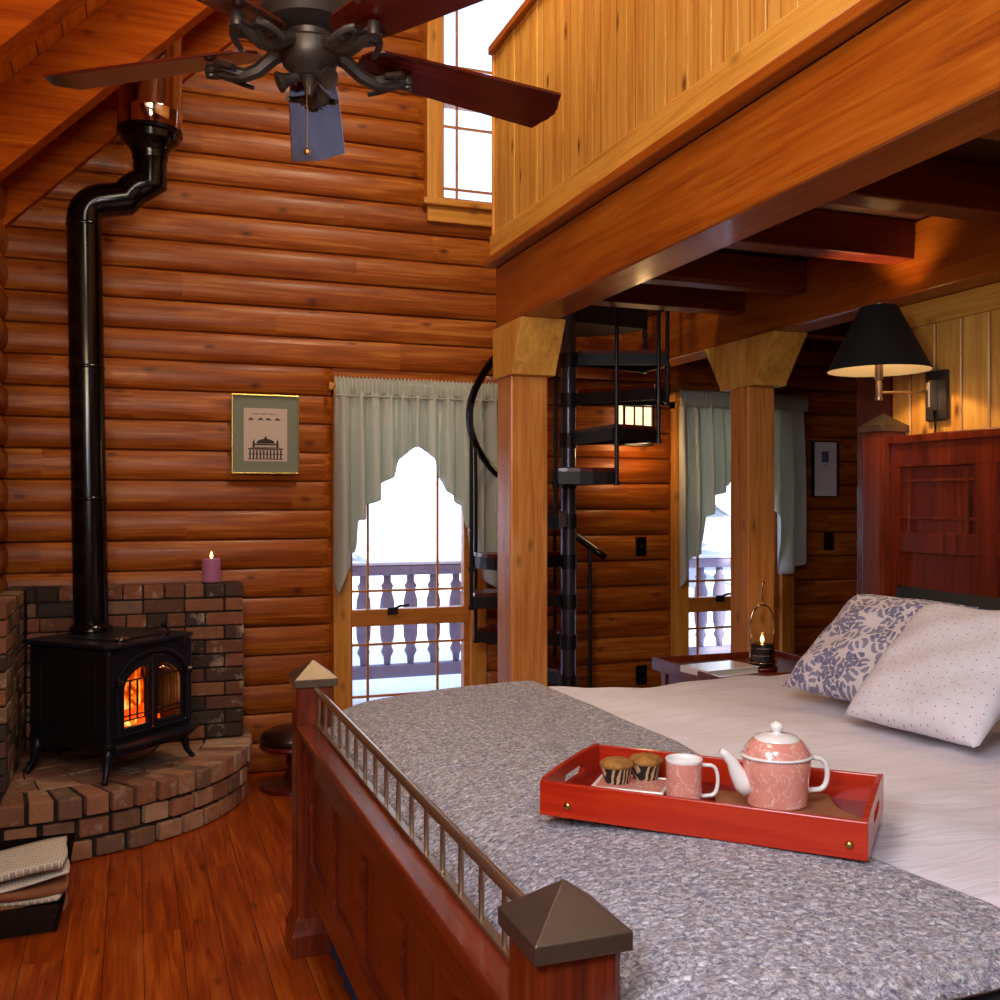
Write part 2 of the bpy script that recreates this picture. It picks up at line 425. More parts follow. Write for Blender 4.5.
for k in range(nc):
    z0 = LOFF+k*LOGH; z1 = z0+LOGH; zc = (z0+z1)/2
    z0 = max(z0, 0)
    a0 = XL; b0 = XR
    if z1 > RC+XL: a0 = max(XL, z0-RC-.05)
    if z1 > 2*XRIDGE+RC-XR: b0 = min(XR, 2*XRIDGE+RC-z0+.05)
    if b0-a0 < .2: continue
    segs = [(a0, b0, False, False)]
    for (wx0, wx1, wz0, wz1) in WIN:
        if wz0-.02 < zc < wz1+.02:
            new = []
            for (s0, s1, ca, cb) in segs:
                if wx0 > s0 and wx1 < s1: new += [(s0, wx0-.0, ca, True), (wx1+.0, s1, True, cb)]
                else: new.append((s0, s1, ca, cb))
            segs = new
    for (s0, s1, ca, cb) in segs:
        logseg(bm, s0, s1, z0, z1, lambda x, y, z: (x, YW-y, z), .042+.010*random.random(), ca, cb)
# backing behind the logs, with the openings left free
def backing(bm, a, b, z0, z1): box(bm, a, b, YW, YW+.12, z0, z1)
edges = sorted({XL-.1, XR+.1, *[w[0] for w in WIN], *[w[1] for w in WIN]})
for a, b in zip(edges, edges[1:]):
    mid = (a+b)/2; ops = sorted([(w[2], w[3]) for w in WIN if w[0] < mid < w[1]])
    top = min(roofz(a), roofz(b)) if not (a < XRIDGE < b) else min(roofz(a), roofz(b))
    z = 0
    for (p, q) in ops: backing(bm, a, b, z, p); z = q
    backing(bm, a, b, z, max(top, z+.02))
# gable sheet closing the steps behind the logs, above the windows
prism(bm, [(XL-.1, RC+XL-.1), (XL+2.2, RC+XL-.1), (1.6, RC+1.6)], YW+.005, YW+.11, 1)
prism(bm, [(1.6, 4.96), (2.53, 4.96), (2.53, roofz(2.53)), (XRIDGE, roofz(XRIDGE)), (1.6, roofz(1.6))], YW+.006, YW+.11, 1)
prism(bm, [(2.52, 3.1), (XR+.1, 3.1), (2.52, roofz(2.52))], YW+.007, YW+.11, 1)
w = struct(obj('wall_back', bm, 'log', smooth='auto'))

def sidewall(name, X, sgn, y0, y1, top):
    bm = B(); k = 0
    while True:
        z0 = max(0, LOFF+k*LOGH); z1 = LOFF+(k+1)*LOGH
        if z1 > top: break
        logseg(bm, y0, y1, z0, z1, lambda y, b, z: (X+sgn*b, y, z))
        k += 1
    box(bm, X-sgn*.12, X, y0, y1+.1, 0, top)
    return struct(obj(name, bm, 'logside', smooth='auto'))
sidewall('wall_left', XL, 1, YB, YW, RC+XL)
sidewall('wall_right', XR, -1, YB, YW, 2*XRIDGE+RC-XR)
bm = B(); prism(bm, [(XL-.1, 0), (XR+.1, 0), (XR+.1, roofz(XR)), (XRIDGE, roofz(XRIDGE)), (XL-.1, roofz(XL))], YB-.12, YB, 1)
struct(obj('wall_front', bm, 'log'))

# ------------------------------------------------------------------ roof
bm = B()
prism(bm, [(XL-.4, RC+XL-.4), (XRIDGE, RC+XRIDGE), (XR+.4, roofz(XR+.4)), (XR+.4, roofz(XR+.4)+.2), (XRIDGE, RC+XRIDGE+.2), (XL-.4, RC+XL-.2)], YB-.2, YW+.4, 1)
struct(obj('ceiling', bm, 'roofboard'))
def rafter(y0, y1, drop=.385):
    bm = B()
    prism(bm, [(XL, RC+XL), (XRIDGE, RC+XRIDGE), (XRIDGE, RC+XRIDGE-drop), (XL, RC+XL-drop)], y0, y1, 1)
    prism(bm, [(XRIDGE, RC+XRIDGE), (XR, roofz(XR)), (XR, roofz(XR)-drop), (XRIDGE, RC+XRIDGE-drop)], y0, y1, 1)
    o = obj('rafter', bm, 'rafter', bevel=.006); return o
for (a, b, where) in ((5.60, YW-.01, 'against the gable log wall'), (4.90, 5.02, 'just in front of the stovepipe'), (3.84, 4.0, 'crossing the upper left corner, nearer than the stovepipe')):
    tag(rafter(a, b), 'reddish timber roof rafter '+where, 'rafter')

# ------------------------------------------------------------------ loft
X1a, X1b, X2a, X2b = 1.611, 1.797, 2.889, 3.06
ZB0, ZB1 = 2.324, 2.615
YL = 4.47
bm = B(); box(bm, X1a, X1b, YB, YL, ZB0, ZB1); tag(obj('beam', bm, 'beam', bevel=.012), 'massive smooth timber beam carrying the loft half wall, nearest the viewer', 'beam')
bm = B(); box(bm, X2a, X2b, YB, YW-.03, ZB0, ZB1); tag(obj('beam', bm, 'beam', bevel=.01), 'second timber beam behind, above the bedhead lamp and the right column', 'beam')
jy = [1.32, 1.93, 2.54, 3.14, 3.80, 4.30]
desc = {2.54: 'dark ceiling joist nearest, at the right edge above the bed', 3.14: 'ceiling joist with lamp-lit underside between the two beams',
        3.80: 'ceiling joist with rounded end, second from the stair between the beams', 4.30: 'ceiling joist nearest the spiral stair between the beams'}
for y in jy:
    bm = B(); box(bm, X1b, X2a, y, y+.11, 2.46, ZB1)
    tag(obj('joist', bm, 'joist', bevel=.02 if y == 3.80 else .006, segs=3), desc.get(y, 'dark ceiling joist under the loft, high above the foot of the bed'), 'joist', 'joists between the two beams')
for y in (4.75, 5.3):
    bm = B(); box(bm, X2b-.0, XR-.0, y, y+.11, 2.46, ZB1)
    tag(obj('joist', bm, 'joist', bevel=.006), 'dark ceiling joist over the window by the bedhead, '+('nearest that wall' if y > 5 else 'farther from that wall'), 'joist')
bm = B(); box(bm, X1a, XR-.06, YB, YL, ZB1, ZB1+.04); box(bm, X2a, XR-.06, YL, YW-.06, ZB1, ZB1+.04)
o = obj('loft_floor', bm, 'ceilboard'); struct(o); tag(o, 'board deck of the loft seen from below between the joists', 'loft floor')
# loft half wall of knotty pine
bm = B()
yy = YL-.005; i = 0
while yy > YB:
    y0 = max(yy-.136, YB); box(bm, X1a-.006-.003*(i % 2), X1a+.06, y0+.0015, yy-.0015, 2.65, 3.63); yy = y0; i += 1
struct(obj('wall_loft', bm, 'pine', bevel=.003, segs=1))
bm = B(); box(bm, X1a-.025, X1a-.009, YB, YL+.005, 2.6535, 2.765)
struct(obj('trim_1', bm, 'pineh', bevel=.003))
bm = B(); box(bm, X1a-.055, X1a+.05, YB, YL+.02, ZB1+.0005, 2.652)
struct(obj('trim_2', bm, 'beam', bevel=.006))
bm = B(); box(bm, X1a-.03, X1a+.09, YB, YL+.02, 3.63, 3.67)
struct(obj('trim_3', bm, 'beam', bevel=.006))
bm = B(); box(bm, X1a-.014, X1a+.062, YL-.004, YL+.012, 2.655, 3.63)
struct(obj('trim_4', bm, 'casing', bevel=.003))

# columns with chamfered brackets
def column(x0, w, y0, lab, ext0, ext1):
    t = thing('column', lab, 'column', (x0+w/2, y0+w/2, 0))
    bm = B(); box(bm, -w/2, w/2, -w/2, w/2, 0, ZB0-.236); obj('shaft', bm, 'post', t, bevel=.008)
    bm = B(); q = w/2+.004
    prism(bm, [(-q-ext0*.3, ZB0-.24), (q+ext1*.3, ZB0-.24), (q+ext1*.3+.005, ZB0-.22), (q+ext1, ZB0), (-q-ext0, ZB0), (-q-ext0*.3-.005, ZB0-.22)], -q-.012, q+.012, 0)
    obj('bracket', bm, 'pineplain', t, bevel=.004)
column(1.619, .184, 4.28, 'light timber column beside the spiral stair under the loft beam', .17, .02)
column(2.889, .16, 4.28, 'timber column standing in front of the window behind the nightstand', .24, .22)

# ------------------------------------------------------------------ pine partition behind the bedhead
bm = B(); yy = 3.324+.136*0; i = 0; XP = 3.035
ys = [3.43]+[3.324-.1365*k for k in range(40)]
for a, b in zip(ys, ys[1:]):
    if b < YB: break
    box(bm, XP, XP+.1, b+.002, a-.002, 0, ZB0-.002)
struct(obj('wall_pine', bm, 'pine', bevel=.004, segs=1))
bm = B(); box(bm, XP+.015, XP+.11, YB, 3.425, 0, ZB0-.002); struct(obj('wall_pine_core', bm, 'pineh'))
bm = B(); box(bm, XP-.016, XP-.001, YB, 3.43, ZB0-.10, ZB0-.002); struct(obj('trim_5', bm, 'pineh', bevel=.002))
bm = B(); box(bm, XP-.01, XP+.13, 3.432, 3.64, 0, ZB0-.001); tag(obj('wall_post', bm, 'cherrydark', bevel=.006), 'dark red timber post ending the pine wall behind the bedhead', 'post')

# ------------------------------------------------------------------ windows
def window(idx, x0, x1, z0, z1, rail, gx, gzu, gzl, crank=True):
    yo = YW-.075
    t = bpy.data.objects.new('window_%d' % idx, None); C.objects.link(t); t.location = ((x0+x1)/2, YW, z0); struct(t)
    inv = Matrix.Translation((-(x0+x1)/2, -YW, -z0))
    def fin(bm, nm, m, **k):
        bmesh.ops.transform(bm, matrix=inv, verts=bm.verts[:]); return obj(nm, bm, m, t, **k)
    cw = .095
    for a, b in ((x0-.004, x0+cw), (x1-cw, x1+.004)):
        bm = B(); box(bm, a, b, yo, YW+.1, z0, z1); fin(bm, 'casing', 'casing', bevel=.004)
    bm = B(); box(bm, x0-.004, x1+.004, yo-.002, YW+.1, z1-cw, z1+.01); fin(bm, 'head_casing', 'casingh', bevel=.004)
    bm = B(); box(bm, x0-.03, x1+.03, yo-.03, YW+.1, z0+.0, z0+.04); fin(bm, 'sill', 'casingh', bevel=.006)
    if crank is False:
        bm = B(); box(bm, x0, x1, yo+.003, YW+.02, z0-.09, z0); fin(bm, 'apron', 'casingh', bevel=.004)
    a, b, c, d = x0+cw, x1-cw, z0+.04, z1-cw
    ys0, ys1 = YW-.03, YW+.03
    s = .03
    bm = B()
    box(bm, a, a+s*.6, ys0, ys1, c, d); box(bm, b-s, b, ys0, ys1, c, d); box(bm, a, b, ys0, ys1, c, c+s); box(bm, a, b, ys0, ys1, d-s, d)
    fin(bm, 'sash_frame', 'sash', bevel=.003)
    bm = B(); box(bm, a, b, ys0-.012, ys1, rail[0], rail[1]); fin(bm, 'middle_rail', 'sash', bevel=.003)
    for nm, (p, q), gz in (('upper', (rail[1], d-s), gzu), ('lower', (c+s, rail[0]), gzl)):
        bm = B(); box(bm, a+s*.6, b-s, YW+.006, YW+.010, p, q); fin(bm, 'pane', 'glass')
        bm = B()
        for g in gx: box(bm, g-.007, g+.007, YW-.008, YW+.005, p, q)
        for g in gz: box(bm, a+s*.6, b-s, YW-.007, YW+.004, g-.007, g+.007)
        fin(bm, 'muntin_grid', 'sash')
    if crank:
        bm = B(); a -= .16; box(bm, (a+b)/2-.06, (a+b)/2, ys0-.03, ys0-.012, rail[1]-.03, rail[1]+.012)
        tube(bm, [((a+b)/2-.03, ys0-.03, rail[1]), ((a+b)/2+.0, ys0-.05, rail[1]+.02), ((a+b)/2+.06, ys0-.05, rail[1]+.025)], .008, 8)
        fin(bm, 'latch', 'iron', bevel=.003)
    return t
window(1, 1.063, 1.971, .2, 2.2, (.79, .885), (1.27, 1.69), (.99, 2.0), (.38, .68))
window(2, 3.26, 4.16, .2, 2.2, (.79, .885), (3.46, 3.90), (.99, 2.0), (.38, .68))
window(3, 1.61, 2.52, 3.24, 4.95, (3.86, 3.96), (1.81, 2.34), (4.1, 4.7), (3.37, 3.74), crank=False)

# ------------------------------------------------------------------ outside: snow, porch rail, trees
bm = B(); box(bm, -14, 20, YW+.5, 40, -.5, -.1); struct(obj('ground', bm, 'snow'))
bm = B(); 
grid(bm, 30, 10, lambda u, v: (-16+38*u, 14+24*v, -.2+9*v**.8+.6*math.sin(7*u+3*v)))
struct(obj('hillside', bm, 'snow', smooth=True))
rail = thing('porch_railing', 'snow-dusted porch railing with thick turned balusters outside the windows', 'railing', (1, 7.45, 0))
bm = B(); box(bm, -2.5, 6, -.07, .07, .95, 1.03); obj('top_rail', bm, 'porchwood', rail, bevel=.03)
bm = B(); box(bm, -2.5, 6, -.06, .06, .17, .27); obj('bottom_rail', bm, 'porchwood', rail, bevel=.03)
bm = B(); box(bm, -2.5, 6, -.6, .5, -.095, .0); obj('snow_ledge', bm, 'snow', rail, bevel=.05)
bm = B(); box(bm, -2.5, 6, -.065, .065, 1.03, 1.05); obj('snow_cap', bm, 'snow', rail, bevel=.006)
for k in range(44):
    x = -2.3+.183*k
    bm = B(); lathe(bm, [(.025, .27), (.03, .33), (.05, .37), (.035, .41), (.055, .48), (.06, .62), (.055, .76), (.035, .83), (.05, .87), (.03, .9), (.03, .95)], 10, Matrix.Translation((x, 0, 0)))
    obj('baluster', bm, 'porchwood', rail, smooth=True)
def tree(x, y, h, lab):
    t = thing('conifer_tree', lab, 'tree', (x, y, -.1), 0)
    bm = B(); lathe(bm, [(.12, 0), (.02, h)], 8); obj('trunk', bm, 'porchwood', t)
    bm = B()
    for k in range(9):
        z = h*(.15+.095*k); r = (1-k/9.5)*h*.24
        seg = 14; v0 = bm.verts.new((0, 0, z+h*.16)); ring = []
        for i in range(seg*2):
            rr = r*(1 if i % 2 else .62)*(.85+.3*random.random()); a = PI*i/seg
            ring.append(bm.verts.new((rr*math.cos(a), rr*math.sin(a), z-(.05*h*.4 if i % 2 else 0))))
        for i in range(seg*2): bm.faces.new((v0, ring[i], ring[(i+1) % (seg*2)]))
    obj('foliage', bm, 'treefar', t)
tree(2.4, 16, 6.0, 'frosted conifer on the snowy slope seen through the left window'); tree(9.0, 15.5, 6.5, 'frosted conifer on the snowy slope seen through the right window')

# ------------------------------------------------------------------ curtains
def curtain(x0, x1, ztop, prof, lab, nm, seed):
    rr = random.Random(seed)
    t = thing(nm, lab, 'curtain', ((x0+x1)/2, YW-.13, ztop))
    W = x1-x0
    bm = B(); tube(bm, [(-W/2-.015, 0, -.05), (W/2+.015, 0, -.05)], .012, 8)
    for s in (-1, 1): box(bm, s*W/2-.01+s*.018, s*W/2+.01+s*.018, -.01, .06, -.07, -.03)
    obj('rod', bm, 'casingh', t)
    ph = [rr.uniform(0, 6) for _ in range(6)]
    def fold(u, t_):
        a = math.sin(u*2*PI*11+ph[0]+.8*math.sin(u*9+ph[1])); b = math.sin(u*2*PI*29+ph[2]+math.sin(u*15))
        deep = .016+.034*min(1, t_*1.6)
        return a, deep*a+.006*b*(1-.6*t_)
    def f(u, v):
        zb = piece(prof, u)            # drop below the top at this place
        a, y = fold(u, v*zb/.9)
        z = -v*zb
        if v*zb < .10:      # gathered heading
            y = .011*math.sin(u*2*PI*44+ph[3])+.003*math.sin(u*2*PI*90)
            if v*zb > .03: y -= .012
        lat = .012*math.sin(u*2*PI*11+ph[0]+1.4)*min(1, v*zb/.3)
        return (-W/2+u*W+lat, -.025+y, z+(.006*math.sin(u*2*PI*44) if v == 0 else 0))
    bm = B(); grid(bm, 260, 46, f); o = obj('valance', bm, 'curtain', t, smooth=True)
    so = o.modifiers.new('s', 'SOLIDIFY'); so.thickness = .0025
    # gathering seam under the heading
    bm = B(); tube(bm, [(-W/2+W*k/90, -.042+.006*math.sin(k*2.9), -.105) for k in range(91)], .006, 6); obj('heading_seam', bm, 'curtain', t, smooth=True)
    return t
pL = [(0, 1.12), (.03, 1.22), (.06, 1.08), (.11, 1.0), (.13, .97), (.135, .80), (.16, .80), (.20, .72), (.265, .68), (.28, .60), (.37, .53), (.385, .46), (.43, .41), (.49, .385), (.55, .41), (.59, .45), (.605, .54), (.655, .58), (.67, .64), (.765, .72), (.775, .84), (.83, .90), (.845, 1.0), (.90, 1.05), (.93, 1.16), (.98, 1.22), (1, 1.1)]
curtain(1.05, 2.02, 2.205, pL, 'sage green gathered swag curtain on the window left of the stair', 'swag_curtain', 3)
pR = [(0, 1.25), (.05, 1.15), (.10, 1.06), (.19, .98), (.2, .80), (.24, .77), (.25, .69), (.38, .60), (.39, .50), (.43, .46), (.5, .40), (.57, .42), (.62, .5), (.66, .6), (.70, .7), (.76, .82), (.77, .95), (.80, 1.19), (.84, 1.18), (.93, 1.13), (1, 1.08)]
curtain(3.24, 4.20, 2.215, pR, 'sage green gathered swag curtain on the window behind the right column', 'swag_curtain', 9)

# ------------------------------------------------------------------ wall pictures, switches, sconce
YF = YW-.066
def picture(x0, x1, z0, z1, lab, art):
    t = thing('framed_picture', lab, 'picture', ((x0+x1)/2, YF, z0)); w = x1-x0; h = z1-z0
    fw = .008 if art == 'opera' else .007
    o = [(-w/2, 0), (w/2, 0), (w/2, h), (-w/2, h)]; i = [(-w/2+fw, fw), (w/2-fw, fw), (w/2-fw, h-fw), (-w/2+fw, h-fw)]
    bm = B(); ringprism(bm, o, i, -.022, .01); obj('frame', bm, 'gold' if art == 'opera' else 'black', t, bevel=.002)
    bm = B(); box(bm, -w/2+fw/2, w/2-fw/2, -.008, .008, fw/2, h-fw/2); obj('mat_board', bm, 'matgreen' if art == 'opera' else 'cardwhite', t)
    if art == 'opera':
        pw, p0, p1 = w*.32, h*.16, h*.83
        bm = B(); box(bm, -pw, pw, -.010, -.006, p0, p1); obj('print', bm, 'printpaper', t)
        bm = B(); Y0, Y1 = -.0115, -.009
        zb = p0+.012
        for k in range(10): box(bm, -.088+k*.0185, -.088+k*.0185+.008, Y0, Y1, zb, zb+.05)
        box(bm, -.094, .094, Y0, Y1, zb+.026, zb+.030); box(bm, -.094, .094, Y0, Y1, zb+.052, zb+.060)
        box(bm, -.094, .094, Y0, Y1, zb-.002, zb+.002)
        box(bm, -.075, .075, Y0, Y1, zb+.062, zb+.066); box(bm, -.07, -.058, Y0, Y1, zb+.066, zb+.092); box(bm, .058, .07, Y0, Y1, zb+.066, zb+.092)
        box(bm, -.058, .058, Y0, Y1, zb+.076, zb+.084)
        prism(bm, [(.05*math.cos(PI*k/12), zb+.086+.026*math.sin(PI*k/12)) for k in range(13)], Y0, Y1, 1)
        prism(bm, [(-.01, zb+.11), (.01, zb+.11), (0, zb+.13)], Y0, Y1, 1)
        for s in (-.064, .064): prism(bm, [(s-.006, zb+.092), (s+.006, zb+.092), (s, zb+.112)], Y0, Y1, 1)
        obj('building_drawing', bm, 'ink', t)
        bm = B()
        for c in (-.082, -.03, .012, .062): prism(bm, [(c-.016, p1-.065), (c+.022, p1-.065), (c+.012, p1-.058), (c+.003, p1-.051), (c-.006, p1-.058)], Y0, Y1, 1)
        for k in range(18):
            if k % 6 != 4: box(bm, -.066+k*.0073, -.066+k*.0073+.005, Y0, Y1, p1-.034, p1-.034+.004+.003*(k % 3 == 0))
        obj('small_drawings', bm, 'ink', t)
    else:
        bm = B(); box(bm, -.028, .028, -.011, -.007, h*.62, h*.82); obj('small_print', bm, 'stampblue', t)
        bm = B(); box(bm, -.012, .012, -.011, -.007, h*.575, h*.585); box(bm, -.004, .004, -.011, -.007, h*.54, h*.55); obj('caption_marks', bm, 'ink', t)
picture(.498, .865, 1.66, 2.096, 'gold framed print of a domed building with green mat on log wall', 'opera')
picture(4.31, 4.515, 1.54, 1.92, 'narrow white framed picture with small blue square, right of the far curtain', 'card')
def plate(x, z, lab, nm, kind):
    t = thing(nm, lab, kind, (x, YW-.055, z)); bm = B(); box(bm, -.036, .036, -.008, .012, -.06, .06); obj('cover', bm, 'black', t, bevel=.004)
    bm = B()
    if kind == 'switch': box(bm, -.006, .006, -.016, -.007, -.012, .012)
    else:
        box(bm, -.018, .018, -.011, -.007, .012, .04); b2 = B(); box(b2, -.018, .018, -.011, -.007, -.04, -.012); obj('socket', b2, 'iron', t, bevel=.002)
    obj('toggle' if kind == 'switch' else 'socket', bm, 'iron', t, bevel=.002)
plate(3.018, 1.225, 'black light switch between the stair and the right window', 'light_switch', 'switch')
plate(4.46, 1.24, 'black light switch right of the far window below the white picture', 'light_switch', 'switch')
plate(3.02, .41, 'black power outlet low on log wall just above the bed edge', 'power_outlet', 'outlet')
t = thing('wall_sconce', 'glowing craftsman wall sconce with dark metal grid behind the stair', 'wall lamp', (2.94, YW-.06, 1.86))
bm = B(); box(bm, -.05, .05, -.01, .012, .02, .3); obj('back_plate', bm, 'iron', t)
bm = B(); box(bm, -.095, .095, -.105, -.012, .015, .315); obj('glass_shade', bm, 'sconceglass', t, bevel=.01)
bm = B()
for x in (-.1, .1):
    box(bm, x-.006, x+.006, -.115, -.103, 0, .33)
for z in (0, .09, .235, .325): box(bm, -.106, .106, -.115, -.106, z, z+.009)
for x in (-.03, .03): box(bm, x-.004, x+.004, -.115, -.106, .09, .325)
box(bm, -.106, .106, -.11, -.01, -.004, .008); box(bm, -.106, .106, -.11, -.01, .322, .334)
obj('metal_grid', bm, 'iron', t)

# ------------------------------------------------------------------ hearth and brick walls
HZ = .27
def jb(bm, x0, x1, y0, y1, z0, z1, j=.004, mtx=None):
    a = [random.uniform(-j, j) for _ in range(6)]
    box(bm, x0+a[0], x1+a[1], y0+a[2], y1+a[3], z0+a[4]*.5, z1+a[5]*.5, mtx)
hx, hy, ea, eb = -.53, 5.45, 1.10, .96
ht = thing('hearth', 'raised curved brick hearth carrying the black stove', 'hearth', (0, 0, 0))
def ell(s, ang): return (hx+ea*s*math.cos(ang), hy-eb*s*math.sin(ang))
bm = B()
poly = [(XL+.06, YW-.07), (XL+.06, ell(.985, R(92))[1])]+[ell(.975, R(92-92*k/24)) for k in range(25)]+[(hx+ea*.975, YW-.07)]
prism(bm, poly, .001, HZ-.006); obj('mortar_core', bm, 'mortar', ht)
bm = B()
angs = [R(96), R(0)]
def brickring(bm, s0, s1, z0, z1, n, off, gap=.008):
    for k in range(-1, n+1):
        a0 = R(97)*(1-(k+off)/n)+R(-12); a1 = R(97)*(1-(k+1+off)/n)+R(-12)
        a0 = min(a0, R(97)); a1 = max(a1, R(-14))
        if a0-a1 < .02: continue
        g = gap/2; jj = random.uniform(-.006, .006)
        q = [ell(s1+jj, a0-g), ell(s1+jj, a1+g), ell(s0, a1+g), ell(s0, a0-g)]
        if min(p[0] for p in q) < XL+.05: q = [(max(p[0], XL+.06), p[1]) for p in q]
        prism(bm, q, z0+random.uniform(0, .003), z1+random.uniform(-.005, .003))
brickring(bm, .86, 1.0, .003, .083, 13, .0, .02)
brickring(bm, .86, 1.0, .095, .173, 13, .5, .02)
brickring(bm, .80, 1.012, .185, HZ+.004, 17, .2, .016)
obj('rim_bricks', bm, 'brickrim', ht, bevel=.007)
bm = B()
for s0, s1, n, o in ((.60, .79, 8, .4), (.40, .59, 6, .1), (.2, .39, 4, .3), (.02, .19, 2, .1)): brickring(bm, s0, s1, HZ-.012, HZ+.001, n, o, .012)
obj('paving_bricks', bm, 'brickrim', ht, bevel=.004)
# back brick wall
def brickwall(name, lab, x0, x1, y0, y1, z0, z1, along):
    t = thing(name, lab, 'brick wall', ((x0+x1)/2, (y0+y1)/2, z0)); ox, oy = (x0+x1)/2, (y0+y1)/2
    bm = B(); box(bm, x0+.01-ox, x1-.01-ox, y0+.012-oy, y1-oy, 0, z1-z0-.008); obj('mortar_core', bm, 'mortar', t)
    bm = B(); H = z1-z0; rows = 11; rh = H/rows
    L0, L1 = (x0, x1) if along == 'x' else (y0, y1)
    for r in range(rows):
        p = L1 if along == 'x' else L0; first = True
        zz0 = r*rh+.004; zz1 = (r+1)*rh-.004
        while True:
            ln = random.choice([.095, .2, .2, .2]) if not first else (.1 if r % 2 else .2); first = False
            if r == rows-1: ln = .1
            if along == 'x':
                q = max(p-ln, L0)
                if p-q < .03: break
                jb(bm, q+.004-ox, p-.004-ox, y0-oy, y1-.01-oy, zz0, zz1, .003); p = q
            else:
                q = min(p+ln, L1)
                if q-p < .03: break
                jb(bm, x0+.004-ox, x1-ox, p+.004-oy, q-.004-oy, zz0, zz1, .003); p = q
    obj('bricks', bm, 'brick', t, bevel=.006)
brickwall('brick_wall', 'low brick heat wall behind the stove holding the candle', -.50, .545, 5.40, YW-.065, HZ+.006, 1.08, 'x')
brickwall('brick_wall', 'low brick side wall at the left edge of the hearth', XL+.065, -.505, 4.66, YW-.068, HZ+.006, 1.08, 'y')

# pillar candle on brick wall
t = thing('pillar_candle', 'short lit purple and pink pillar candle on the brick wall', 'candle', (.385, 5.50, 1.083))
bm = B(); lathe(bm, [(.045, 0), (.048, .01), (.048, .118), (.043, .125), (.03, .118), (.0005, .112)], 24); obj('wax_body', bm, 'wax', t, smooth='auto')
bm = B(); tube(bm, [(0, 0, .11), (.001, 0, .128)], .0015, 6); obj('wick', bm, 'black', t)
bm = B(); lathe(bm, [(.001, .122), (.007, .13), (.008, .138), (.004, .152), (.0005, .162)], 10); obj('flame', bm, 'flame', t, smooth=True)

# ------------------------------------------------------------------ wood stove
st = thing('wood_stove', 'black cast iron stove with arched glass doors and fire burning', 'stove', (.075, 4.855, HZ+.007), R(45))
W2 = .255; D = .50
def sobj(nm, bm, m, par=st, **k): return obj(nm, bm, m, par, **k)
bm = B()
prism(bm, [(-W2+.01, .025), (W2-.01, .025), (W2-.01, D), (-W2+.01, D)], .13, .17)
box(bm, -W2+.015, -W2+.035, .03, D, .15, .575); box(bm, W2-.035, W2-.015, .03, D, .15, .575); box(bm, -W2+.02, W2-.02, D-.02, D, .15, .575)
box(bm, -W2+.02, W2-.02, .03, D, .55, .58)
for s in (-1, 1):      # relief panels on the sides
    x = s*(W2-.015); box(bm, x-.004, x+.004, .09, D-.06, .22, .235); box(bm, x-.004, x+.004, .09, D-.06, .5, .515); box(bm, x-.004, x+.004, .09, .105, .22, .515); box(bm, x-.004, x+.004, D-.075, D-.06, .22, .515)
sobj('firebox', bm, 'iron', bevel=.004)
bm = B()
pts = [(-W2-.02, 0), (-W2+.04, -.03), (W2-.04, -.03), (W2+.02, 0), (W2+.02, D+.01), (-W2-.02, D+.01)]
prism(bm, pts, .585, .602); prism(bm, [(x*.93, y*.97+.01) for x, y in pts], .577, .587); prism(bm, [(x*.6, y*.55+.08) for x, y in pts], .602, .609)
sobj('top_plate', bm, 'ironsoft', bevel=.004)
bm = B(); lathe(bm, [(.035, .609), (.035, .614), (.012, .614), (.012, .622), (.001, .624)], 14, Matrix.Translation((-.12, .06, 0))); sobj('damper_cap', bm, 'chrome')
bm = B(); tube(bm, [(.10, .0, .605), (.10, -.02, .625), (.10, .02, .65)], .006, 8); lathe(bm, [(.001, -.014), (.012, -.006), (.012, .006), (.001, .014)], 10, Matrix.Translation((.1, .02, .655))); sobj('griddle_handle', bm, 'black', smooth=True)
# front with arched opening
ow, oh, sp = .40, .34, .21
inner = [(x, z+.19) for x, z in arch(ow, oh, sp, 16)]
def outer_for(p, w=.24, z0=.15, z1=.575):
    out = []
    for i, (x, z) in enumerate(p):
        if i == 0: out.append((-w, z0))
        elif i == 1: out.append((w, z0))
        else:
            a = PI*(i-2)/16; c, s = math.cos(a), math.sin(a); k = min(w/abs(c) if abs(c) > 1e-6 else 9, (z1-.40)/s if s > 1e-6 else 9)
            out.append((c*k, .40+s*k))
    return out
bm = B(); ringprism(bm, outer_for(inner), inner, -.005, .03, 1)
for s in (-1, 1):
    lathe(bm, [(.012, .15), (.012, .575)], 8, Matrix.Translation((s*(W2-.005), .005, 0))); lathe(bm, [(.018, .15), (.018, .165), (.013, .17)], 8, Matrix.Translation((s*(W2-.005), .005, 0)))
sobj('front_frame', bm, 'ironsoft', bevel=.003)
bm = B(); o2 = [(x, z+.19) for x, z in arch(ow+.05, oh+.03, sp, 16)]; o3 = [(x, z+.20) for x, z in arch(ow+.012, oh-.0, sp, 16)]
ringprism(bm, o2, o3, -.02, -.004, 1); sobj('arch_moulding', bm, 'ironsoft', bevel=.005)
